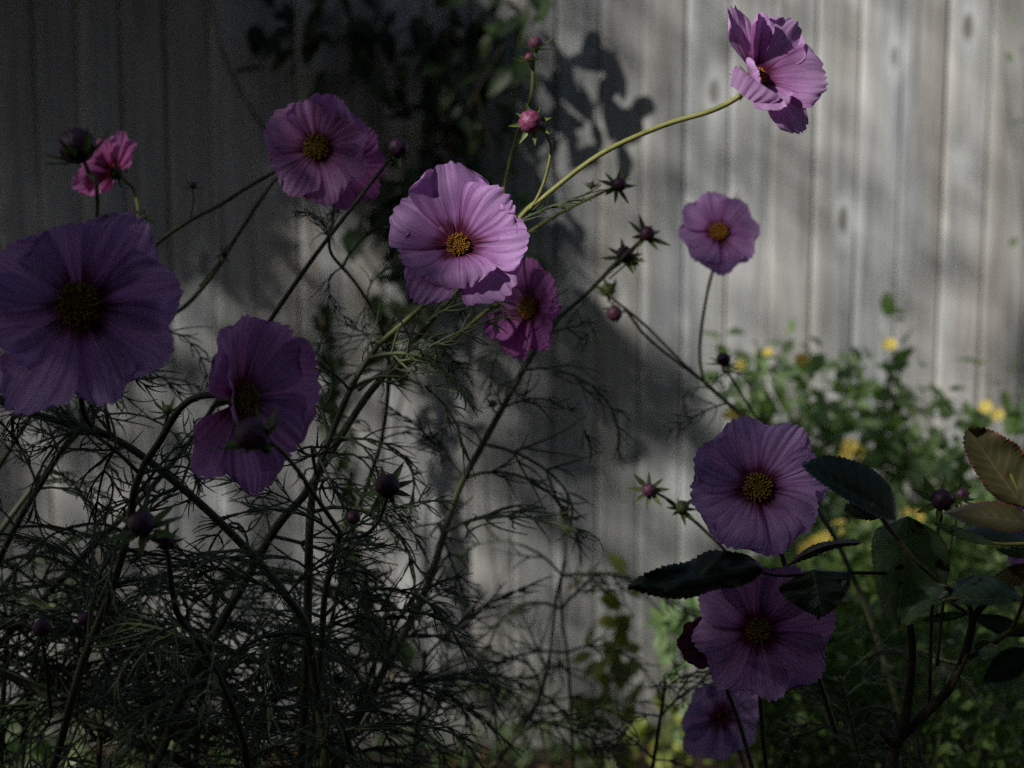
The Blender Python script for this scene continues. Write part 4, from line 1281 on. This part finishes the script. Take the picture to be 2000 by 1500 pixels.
spray_plant('yellow_flowering_shrub', 'green shrub with yellow flowers whose shoots reach toward the free standing mauve flower', 'shrub', gp(1620, 1500, 2.75),
            [gp(1430, 680, 2.8), (gp(1450, 720, 2.75)), gp(1540, 700, 2.85), gp(1590, 730, 2.8), gp(1500, 830, 2.7), gp(1560, 900, 2.7), gp(1620, 800, 2.8), gp(1480, 1050, 2.6), gp(1640, 950, 2.7), gp(1540, 1100, 2.6), gp(1440, 1160, 2.55)],
            SL, 290, (0.035, 0.062), 'stem_dark', rr, 0.0025, [gp(1445, 716, 2.72), gp(1567, 704, 2.78), gp(1425, 812, 2.7), gp(1580, 1065, 2.5), gp(1640, 1030, 2.5), gp(1612, 1050, 2.5), gp(1690, 1010, 2.5), gp(1448, 825, 2.7)], 'shrubs in flower along the fence', 0.028)
spray_plant('yellow_flowering_shrub', 'green shrub whose tallest shoot lifts one yellow flower highest up the boards', 'shrub', gp(1780, 1500, 2.85),
            [gp(1720, 645, 2.9), gp(1735, 700, 2.88), gp(1660, 690, 2.9), gp(1690, 760, 2.85), gp(1760, 790, 2.85), gp(1800, 830, 2.8), gp(1720, 860, 2.8), gp(1660, 880, 2.75), gp(1780, 920, 2.75), gp(1700, 980, 2.7), gp(1820, 1000, 2.7)],
            SL, 290, (0.035, 0.062), 'stem_dark', rr, 0.0025, [gp(1738, 674, 2.85), gp(1660, 872, 2.65), gp(1650, 892, 2.64), gp(1672, 882, 2.66), gp(1770, 1000, 2.6)], 'shrubs in flower along the fence', 0.028)
spray_plant('yellow_flowering_shrub', 'green shrub by the picture edge above the bronze rose leaves, with a single lemon flower', 'shrub', gp(1960, 1500, 2.85),
            [gp(1930, 730, 2.9), gp(1985, 760, 2.88), gp(2020, 800, 2.85), gp(1900, 800, 2.85), gp(1860, 830, 2.85), gp(1960, 880, 2.8), gp(1890, 900, 2.75), gp(1850, 960, 2.75), gp(2050, 900, 2.8), gp(2080, 780, 2.85), gp(1900, 1080, 2.7)],
            SL, 290, (0.035, 0.062), 'stem_dark', rr, 0.0025, [gp(1949, 810, 2.8), gp(1925, 795, 2.82)], 'shrubs in flower along the fence', 0.028)
spray_plant('yellow_flowering_shrub', 'sparse topmost shoots of shrub against the boards, between the single buds and the tallest shoot', 'shrub', gp(1600, 1500, 2.9),
            [gp(1440, 670, 2.95), gp(1480, 700, 2.95), gp(1525, 690, 2.95), gp(1560, 740, 2.95), gp(1610, 700, 2.95), gp(1650, 740, 2.95), gp(1690, 690, 2.95), gp(1740, 740, 2.95), gp(1600, 780, 2.9), gp(1700, 790, 2.9), gp(1500, 760, 2.9)],
            SL, 260, (0.038, 0.06), 'stem_dark', rr, 0.002, [gp(1500, 690, 2.9)], 'shrubs in flower along the fence', 0.03)
spray_plant('yellow_flowering_shrub', 'low green shrub half hidden behind the bluish purple flower and the dark rose leaf', 'shrub', gp(1580, 1500, 2.6),
            [gp(1500, 760, 2.75), gp(1560, 780, 2.75), gp(1620, 850, 2.7), gp(1690, 830, 2.7), gp(1600, 920, 2.6), gp(1560, 1000, 2.5), gp(1660, 1010, 2.5), gp(1500, 1080, 2.5), gp(1620, 1090, 2.5)],
            SL, 290, (0.035, 0.06), 'stem_dark', rr, 0.0022, [gp(1600, 1060, 2.45), gp(1575, 1075, 2.45)], 'shrubs in flower along the fence', 0.04)
spray_plant('yellow_flowering_shrub', 'green shrub right behind the clawed purple bud and the folded rose leaf', 'shrub', gp(1840, 1500, 2.6),
            [gp(1800, 760, 2.8), gp(1760, 850, 2.75), gp(1830, 880, 2.7), gp(1900, 860, 2.7), gp(1950, 940, 2.65), gp(1780, 960, 2.6), gp(1850, 1010, 2.5), gp(1720, 1050, 2.5), gp(1930, 1060, 2.5)],
            SL, 290, (0.035, 0.06), 'stem_dark', rr, 0.0022, [gp(1790, 1010, 2.5)], 'shrubs in flower along the fence', 0.04)
spray_plant('leafy_weed', 'bright green weed left of the dusky purple flower, under the dark rose leaf', 'plant', gp(1330, 1500, 1.9),
            [gp(1270, 1195, 1.9), gp(1310, 1180, 1.9), gp(1340, 1210, 1.9), gp(1370, 1180, 1.9), gp(1360, 1250, 1.9)], SL, 60, (0.022, 0.038), 'stem_dark', rr, 0.0018, (), None, 0.014)
spray_plant('yellowing_shoot', 'yellow green shoot with browning leaves in the gap left of the bottom flowers', 'plant', gp(1230, 1490, 2.3),
            [gp(1170, 1130, 2.4), gp(1190, 1210, 2.35), gp(1215, 1270, 2.3), gp(1250, 1330, 2.3), gp(1190, 1380, 2.25), gp(1150, 1440, 2.2)], LL, 60, (0.032, 0.055), 'stem_dark', rr, 0.002, (), None, 0.02)
spray_plant('yellowing_shoot', 'lime green shoot at the bottom below the blurred bluish flower', 'plant', gp(1300, 1540, 2.2),
            [gp(1260, 1440, 2.2), gp(1310, 1470, 2.2), gp(1340, 1380, 2.2), gp(1390, 1480, 2.2), gp(1310, 1420, 2.2)], LL, 50, (0.03, 0.045), 'stem_dark', rr, 0.002, (), None, 0.025)
for (px, lab) in ((760, 'low green tuft at the foot of the fence under the dry hanging stem'), (880, 'small bright green weed at the foot of the fence, middle of the bottom edge'),
                  (1010, 'low spreading weed at the fence foot near the leaning stem'), (1120, 'low weed at the fence foot nearest the lime green shoot')):
    spray_plant('fence_foot_weed', lab, 'weed', PF(px, 1495, 0.18), [PF(px + rr.uniform(-60, 60), 1445 + rr.uniform(-22, 20), 0.15) for _ in range(5)],
                SL, 34, (0.022, 0.04), 'stem_dark', rr, 0.0015, (), 'weeds at the foot of the fence', 0.02)
spray_plant('broad_leaf_weed', 'pale green broad leaved weed glimpsed low through the thicket at the far corner', 'weed', PF(60, 1500, 0.7),
            [PF(10, 1390, 0.7), PF(50, 1420, 0.7), PF(90, 1460, 0.7), PF(120, 1440, 0.75), PF(20, 1460, 0.7)], SL, 46, (0.05, 0.08), 'stem_dark', rr, 0.002, (), None, 0.03)
spray_plant('broad_leaf_weed', 'pale green weed glimpsed through the thicket left of the main stem', 'weed', PF(330, 1500, 0.6),
            [PF(280, 1480, 0.6), PF(360, 1440, 0.6), PF(420, 1450, 0.6), PF(240, 1440, 0.6)], SL, 36, (0.04, 0.07), 'stem_dark', rr, 0.002, (), None, 0.03)
spray_plant('feather_seedling', 'faint light green seedling behind the big spiky bud', 'plant', PF(180, 1500, 1.2),
            [P(150, 1120, 2.1), P(190, 1090, 2.1), P(120, 1160, 2.1), P(280, 700, 2.2), P(220, 1130, 2.1)], SL, 40, (0.015, 0.03), 'stem', rr, 0.0012, (), None, 0.02)
# climbing sprig at the top corner with its reddish stem
spray_plant('climbing_sprig', 'thin sprig with a few leaves hanging down the boards in the upper corner', 'climbing plant', PF(2080, 1500, 0.05),
            [PF(1945, 20, 0.08), PF(1985, 230, 0.08)], SL, 12, (0.03, 0.045), 'bark', rr, 0.002, (), None, 0.02)


# dense fine leaved bushes in the lower corner
def bush(name, label, boxes, n, size, mat, seed, twigs=40, cat='bush'):
    rr = random.Random(seed)
    vs, fs = [], []
    c0 = boxes[0]
    root = P((c0[0] + c0[1]) / 2, 1500, c0[4])
    t = thing(name, label, cat, (root.x, root.y, 0))
    for i in range(n):
        b = boxes[rr.randrange(len(boxes))]
        p = P(rr.uniform(b[0], b[1]), rr.uniform(b[2], b[3]), rr.uniform(b[4], b[5])) - t.location
        if noise.noise(p * 14 + Vector((seed, 0, 0))) < -0.12:
            continue
        d = rand_dir(rr)
        e = rand_dir(rr)
        l_ = rr.uniform(*size)
        e = (e - d * e.dot(d)).normalized() * l_ * 0.32
        d = d * l_
        k = len(vs)
        vs += [p, p + d * 0.5 + e, p + d, p + d * 0.5 - e]
        fs.append((k, k + 1, k + 2, k + 3))
    link_mesh('foliage', vs, fs, mat, t, smooth=False, stuff=True)
    vs, fs = [], []
    foot = Vector((0, 0, -0.02))
    for i in range(twigs):
        b = boxes[rr.randrange(len(boxes))]
        p = P(rr.uniform(b[0], b[1]), rr.uniform(b[2], b[3]), rr.uniform(b[4], b[5])) - t.location
        pts = catmull([foot + Vector((rr.uniform(-.04, .04), rr.uniform(-.04, .04), 0)), foot.lerp(p, 0.6) + Vector((0, 0, 0.05)), p], 5)
        tube(vs, fs, pts, 0.0022, 0.0007, 4)
    link_mesh('twig', vs, fs, M['stem_dark'], t, stuff=True)
    return t


bush('low_bush', 'dense dark fine leaved bush filling the corner below the rose leaves', [(1570, 1760, 1170, 1500, 1.25, 1.7), (1740, 2060, 1200, 1530, 1.2, 1.7), (1480, 1700, 1300, 1530, 1.3, 1.7)], 9000, (0.010, 0.020), M['undergrowth'], 91, 70)
bush('low_bush', 'green fine leaved bush standing between the rose twigs and the yellow flowering shrubs', [(1640, 2060, 1020, 1220, 1.9, 2.3), (1500, 1700, 1100, 1300, 1.9, 2.3)], 5000, (0.014, 0.026), M['undergrowth'], 92, 50)

# leaf litter and small weeds on the soil
rr = random.Random(5)
vs, fs = [], []
for i in range(5000):
    x, y = rr.uniform(-1.8, 1.8), rr.uniform(1.2, 3.26)
    a = rr.uniform(0, 6.28)
    l_ = rr.uniform(0.015, 0.045)
    d = Vector((math.cos(a), math.sin(a), rr.uniform(-0.2, 0.35))) * l_
    e = Vector((-math.sin(a), math.cos(a), rr.uniform(-0.3, 0.3))) * l_ * 0.35
    p = Vector((x, y, 0.012 + rr.uniform(0, 0.02)))
    k = len(vs)
    vs += [p, p + d * 0.5 + e, p + d, p + d * 0.5 - e]
    fs.append((k, k + 1, k + 2, k + 3))
o = link_mesh('leaf_litter', vs, fs, M['litter'], smooth=False)
o['kind'] = 'stuff'
o['label'] = 'brown and tan fallen leaves scattered on the soil'
o['category'] = 'fallen leaves'
vs, fs = [], []
for i in range(2600):
    x, y = rr.uniform(-1.9, 1.9), rr.uniform(1.4, 3.26)
    if noise.noise(Vector((x * 2.2, y * 2.2, 4))) < 0.05:
        continue
    h = rr.uniform(0.02, 0.07)
    a = rr.uniform(0, 6.28)
    p = Vector((x, y, 0))
    e = Vector((math.cos(a), math.sin(a), 0)) * 0.006
    d = Vector((rr.uniform(-.6, .6), rr.uniform(-.6, .6), 1)) * h
    k = len(vs)
    vs += [p - e * 0.5, p + e * 0.5, p + d * 0.6 + e, p + d, p + d * 0.6 - e]
    fs.append((k, k + 1, k + 2, k + 3, k + 4))
o = link_mesh('ground_cover', vs, fs, M['grass'], smooth=False)
o['kind'] = 'stuff'
o['label'] = 'short green weeds growing on the soil before the fence'
o['category'] = 'ground cover'

# ------------------------------------------------------------------ the tree outside the picture that shades the bed
U1 = SUN.orthogonal().normalized()
U2 = SUN.cross(U1)


def uv_of(p):
    return (p.dot(U1), p.dot(U2))


fence_pts = [(1700, 200, .05), (1300, 100, .5), (1250, 250, .8), (1500, 500, .12), (1900, 600, .5), (1900, 200, .15), (1300, 600, .6), (1500, 750, .4), (1850, 750, .35), (1100, 300, 1.3),
             (1130, 100, 1.5), (1000, 780, 1.6), (700, 900, 1.5), (650, 500, 1.4), (400, 650, 1.6), (470, 430, 2.4), (200, 300, 3.2), (100, 100, 3.8), (600, 150, 4), (300, 150, 3.6), (60, 450, 2.8), (450, 300, 3.2), (700, 250, 3.4),
             (850, 100, 3.5), (850, 300, 2.6), (1000, 1200, 1.5), (1150, 1420, 1.3), (1300, 950, 0.9), (1000, 950, 1.6), (1100, 1100, 1.7), (1230, 850, 2.6), (1210, 740, 2.0), (1080, 850, 2.0), (150, 900, 1.7), (400, 1050, 1.5), (500, 1200, 1.5),
             (800, 1300, 1.6), (1400, 1200, .7), (1700, 900, .25), (1900, 1100, .5), (1900, 1400, 2.2), (1600, 1400, 2.0), (1250, 1300, .6), (1250, 1080, 1.8), (100, 1300, 1.8), (-100, 200, 3.8), (-100, 900, 2),
             (0, 1550, 1.6), (800, 1550, 1.6), (1500, 1550, 1.6), (2050, 1550, 1.6), (0, -60, 3.8), (600, -60, 4), (1200, -60, 1.2), (1600, -60, 0.2), (2050, -60, .2), (2050, 500, .4)]
fg_pts = [(157, 597, .62, 3.4), (157, 450, .62, 3.2), (620, 290, .93, 1.1), (560, 250, .93, 1.3), (720, 360, .93, 1.0), (660, 260, .93, 1.5), (820, 420, .77, 1.1), (800, 540, .77, 1.4), (970, 430, .77, 0), (1000, 540, .77, .1), (900, 350, .77, .6), (860, 540, .77, 1.2),
          (895, 480, .77, .5), (1500, 145, .8, 0), (1600, 200, .8, 0), (1420, 60, .8, 0), (1250, 260, .82, .05), (1060, 385, .84, .1), (1403, 455, 1.13, .8), (1028, 598, .93, 1.1), (480, 785, .66, 3.5), (1478, 952, .745, 2.0),
          (1480, 1232, .755, 3.4), (1400, 1400, .92, 3), (205, 325, 1.02, .5), (150, 285, .6, 3.2), (1037, 237, .82, .2), (1045, 90, .93, .3), (757, 950, .75, 3.6), (1268, 957, .93, 1.6), (300, 900, .7, 3.2), (300, 1300, .75, 4),
          (600, 1200, .8, 3.6), (870, 850, .95, 2.6), (760, 655, .82, .8), (860, 680, .91, 1.0), (1800, 1050, .72, 2.4), (1950, 900, .7, 1.0), (1940, 1000, .7, 1.1), (1920, 1150, .72, 1.6), (1880, 1250, .75, 1.4), (1370, 1110, .67, 4),
          (1600, 1150, .69, 3.4), (1210, 360, .95, .9), (1240, 480, 1.0, 2.0), (1400, 700, 1.13, 1.8), (1650, 960, .69, 3.2), (400, 450, 1.0, 1.8), (777, 288, .92, 1.0), (1850, 960, .79, 1.8), (1700, 1350, 1.3, 3.2),
          (1900, 1400, 1.4, 3.6), (900, 1300, 1.0, 3.4), (100, 1000, .8, 3.4), (600, 1450, .9, 4), (1200, 1400, 1.1, 2.4), (500, 640, .93, 2.2), (1700, 1150, 2.0, .7), (1900, 1120, 2.0, 1.0)]


def idw(pts3, od, q, power=4):
    a = np.array([uv_of(p) for p in pts3])
    d2 = ((a - np.array(q)) ** 2).sum(1) + 1e-5
    w_ = d2 ** (-power / 2)
    return float((w_ * od).sum() / w_.sum()), math.sqrt(d2.min())


F3D = [PF(a, b) for a, b, c in fence_pts]
FOD = np.array([c * 0.52 + 0.13 if c < 1.9 else c * 1.6 for a, b, c in fence_pts])
G3D = [P(a, b, c) for a, b, c, e in fg_pts]
GOD = np.array([e for a, b, c, e in fg_pts])


def crown(pts3, od, t_rng, y_ref, leaf, seed, reach, parent, name, boost=1.0, margin=0.25):
    rr = random.Random(seed)
    uv = np.array([uv_of(p) for p in pts3])
    lo, hi = uv.min(0) - margin, uv.max(0) + margin
    area = float(np.prod(hi - lo))
    la = leaf * leaf * 0.5 * 0.5 * 0.55          # mean shadow of one leaf
    odmax = float(od.max())
    n = int(odmax * area / la * boost)
    mean_w = sum((p.dot(SUN) for p in pts3)) / len(pts3)
    vs, fs = [], []
    for i in range(n):
        q = (rr.uniform(lo[0], hi[0]), rr.uniform(lo[1], hi[1]))
        o_, dm = idw(pts3, od, q)
        if dm > reach:
            o_ *= max(0, 1 - (dm - reach) / 0.2)
        if rr.random() > o_ / odmax:
            continue
        t_ = rr.uniform(*t_rng)
        p = U1 * q[0] + U2 * q[1] + SUN * (mean_w - t_)
        if p.y > 0.35 and p.x > -2.3:
            continue
        d = rand_dir(rr)
        e = rand_dir(rr)
        l_ = leaf * rr.uniform(0.75, 1.25)
        e = (e - d * e.dot(d)).normalized() * l_ * 0.5 * 0.5
        d = d * l_
        p = p - d * 0.5 - parent.location
        k = len(vs)
        vs += [p, p + d * 0.3 + e, p + d * 0.7 + e * 0.8, p + d, p + d * 0.7 - e * 0.8, p + d * 0.3 - e]
        fs.append((k, k + 1, k + 2, k + 3, k + 4, k + 5))
    print('crown', name, n, len(fs))
    return link_mesh('crown', vs, fs, M['tree_leaf'], parent, smooth=False, stuff=True)


tree = thing('garden_tree', 'leafy tree outside the frame whose spreading crown shades the flower bed and fence', 'tree', (-4.4, -1.6, 0))
crown(F3D, FOD, (7.6, 10.6), FENCE_Y, 0.055, 3, 0.3, tree, 'fence', 1.0)
crown(G3D, GOD, (2.8, 4.6), 0.8, 0.036, 4, 0.08, tree, 'flowers', 1.0, 0.12)
vs, fs = [], []
tube(vs, fs, catmull([Vector((0, 0, -0.1)), Vector((0.05, 0.05, 1.2)), Vector((0.0, 0.1, 2.4)), Vector((-0.2, 0.0, 4.0)), Vector((-0.7, -0.1, 6.2))], 6), 0.17, 0.05, 12, 0.15)
link_mesh('trunk', vs, fs, M['tree_bark'], tree)
for a, b, c in (((0, 0.1, 2.2), (0.8, 0.3, 3.0), (1.7, 0.4, 3.4)), ((-0.1, 0.05, 3.3), (-0.6, 0.2, 4.6), (-1.6, 0.3, 5.6)), ((-0.3, 0.0, 4.5), (0.3, -0.3, 5.4), (0.9, -0.5, 6.1)), ((0, 0.1, 2.5), (1.0, -0.2, 3.3), (2.0, -0.2, 3.7))):
    vs, fs = [], []
    tube(vs, fs, catmull([Vector(a), Vector(b), Vector(c)], 8), 0.05, 0.012, 8, 0.15)
    link_mesh('limb', vs, fs, M['tree_bark'], tree)

# tall hedge, unseen behind the camera, added to cut the skylight
hedge = thing('added_shade_hedge', 'tall dark hedge added out of view behind the camera to block skylight', 'hedge', (0, -5.6, 0))
vs, fs = [], []
nxh, nzh = 60, 20
for side in (0.45, -0.45):
    for j in range(nzh + 1):
        for i in range(nxh + 1):
            x = -10 + 20 * i / nxh
            z = 7.2 * j / nzh
            th = side * (1 - 0.5 * (j / nzh) ** 2) + 0.12 * noise.noise(Vector((x * 1.5, z * 1.5, side)))
            vs.append((x, th, z - 0.05 + (0.25 * noise.noise(Vector((x, 0, 7))) if j == nzh else 0)))
q = (nxh + 1) * (nzh + 1)
for b0 in (0, q):
    for j in range(nzh):
        for i in range(nxh):
            a = b0 + j * (nxh + 1) + i
            fs.append((a, a + 1, a + nxh + 2, a + nxh + 1))
for i in range(nxh):
    a = nzh * (nxh + 1) + i
    fs.append((a, a + 1, q + a + 1, q + a))
link_mesh('hedge_core', vs, fs, M['tree_leaf'], hedge)
rr = random.Random(8)
vs, fs = [], []
for i in range(19000):
    p = Vector((rr.uniform(-10, 10), rr.uniform(0.3, 0.62), rr.uniform(0, 7.3)))
    p.y *= (1 - 0.45 * (p.z / 7.2) ** 2)
    d = (Vector((0, 0.7, 0.6)) + rand_dir(rr) * 0.9).normalized() * rr.uniform(0.08, 0.16)
    e = d.cross(rand_dir(rr)).normalized() * 0.025
    k = len(vs)
    vs += [p, p + d * 0.5 + e, p + d, p + d * 0.5 - e]
    fs.append((k, k + 1, k + 2, k + 3))
link_mesh('foliage', vs, fs, M['tree_leaf'], hedge, smooth=False, stuff=True)

# unseen boughs above the frame, added to darken the fence's upper left
bough = thing('added_shade_boughs', 'leafy boughs added out of view over the fence top to shade the dark corner', 'shrub', (-1.9, 3.75, 0))
OV = [simple_leaf_mesh('leaf', M['climber'], w_, 5, 0.2, 0.3, k) for k, w_ in enumerate((0.55, 0.45))]
rr = random.Random(60)
vs, fs = [], []
tube(vs, fs, catmull([Vector((0, 0, -0.05)), Vector((0, 0, 1.2)), Vector((0.05, -0.05, 2.3))], 6), 0.05, 0.03, 8, 0.1)
link_mesh('trunk', vs, fs, M['tree_bark'], bough)
fv, ff = [], []
for i in range(60):
    tip = Vector((rr.uniform(-1.6, 1.5), rr.uniform(-1.9, -0.3), rr.uniform(1.95, 2.9)))
    if idw(F3D, FOD, uv_of(tip + bough.location))[0] < 3.2:
        continue
    tip.z += max(0, (-0.6 - tip.y)) * 0.1 + max(0, tip.x - 0.6) * 0.25
    mid = tip * 0.5 + Vector((0, 0, 1.5))
    pts = catmull([Vector((0.03, -0.03, rr.uniform(1.9, 2.25))), mid, tip], 7)
    vs, fs = [], []
    tube(vs, fs, pts, 0.014, 0.004, 5)
    link_mesh('bough', vs, fs, M['tree_bark'], bough)
    for k in range(260):
        q = pts[rr.randrange(4, len(pts))] + Vector((rr.gauss(0, 0.13), rr.gauss(0, 0.13), rr.gauss(0, 0.07)))
        if q.z < 1.83 or (q.y > -0.40 and q.z < 2.02):
            continue
        wq = q + bough.location
        tt = (FENCE_Y - wq.y) / SUN.y
        if wq.z + SUN.z * tt < 1.96 and idw(F3D, FOD, uv_of(wq))[0] < rr.uniform(1.6, 3.4):
            continue
        d = rand_dir(rr, 0.3)
        e = rand_dir(rr)
        l_ = rr.uniform(0.05, 0.09)
        e = (e - d * e.dot(d)).normalized() * l_ * 0.27
        d = d * l_
        b = len(fv)
        fv += [q, q + d * 0.3 + e, q + d * 0.65 + e * 0.8, q + d, q + d * 0.65 - e * 0.8, q + d * 0.3 - e]
        ff.append((b, b + 1, b + 2, b + 3, b + 4, b + 5))
for i in range(26000):
    wq = Vector((rr.uniform(-3.4, -0.5), rr.uniform(1.7, 3.9), rr.uniform(2.0, 3.3)))
    tt = (FENCE_Y - wq.y) / SUN.y
    if noise.noise(wq * 3) < -0.15:
        continue
    if wq.z + SUN.z * tt < 1.96:
        if idw(F3D, FOD, uv_of(wq))[0] < rr.uniform(2.2, 3.6):
            continue
    elif wq.x + SUN.x * tt > 1.2:
        continue
    q = wq - bough.location
    d = rand_dir(rr, 0.3)
    e = rand_dir(rr)
    l_ = rr.uniform(0.05, 0.09)
    e = (e - d * e.dot(d)).normalized() * l_ * 0.27
    d = d * l_
    b = len(fv)
    fv += [q, q + d * 0.3 + e, q + d * 0.65 + e * 0.8, q + d, q + d * 0.65 - e * 0.8, q + d * 0.3 - e]
    ff.append((b, b + 1, b + 2, b + 3, b + 4, b + 5))
link_mesh('foliage', fv, ff, M['tree_leaf'], bough, smooth=False, stuff=True)
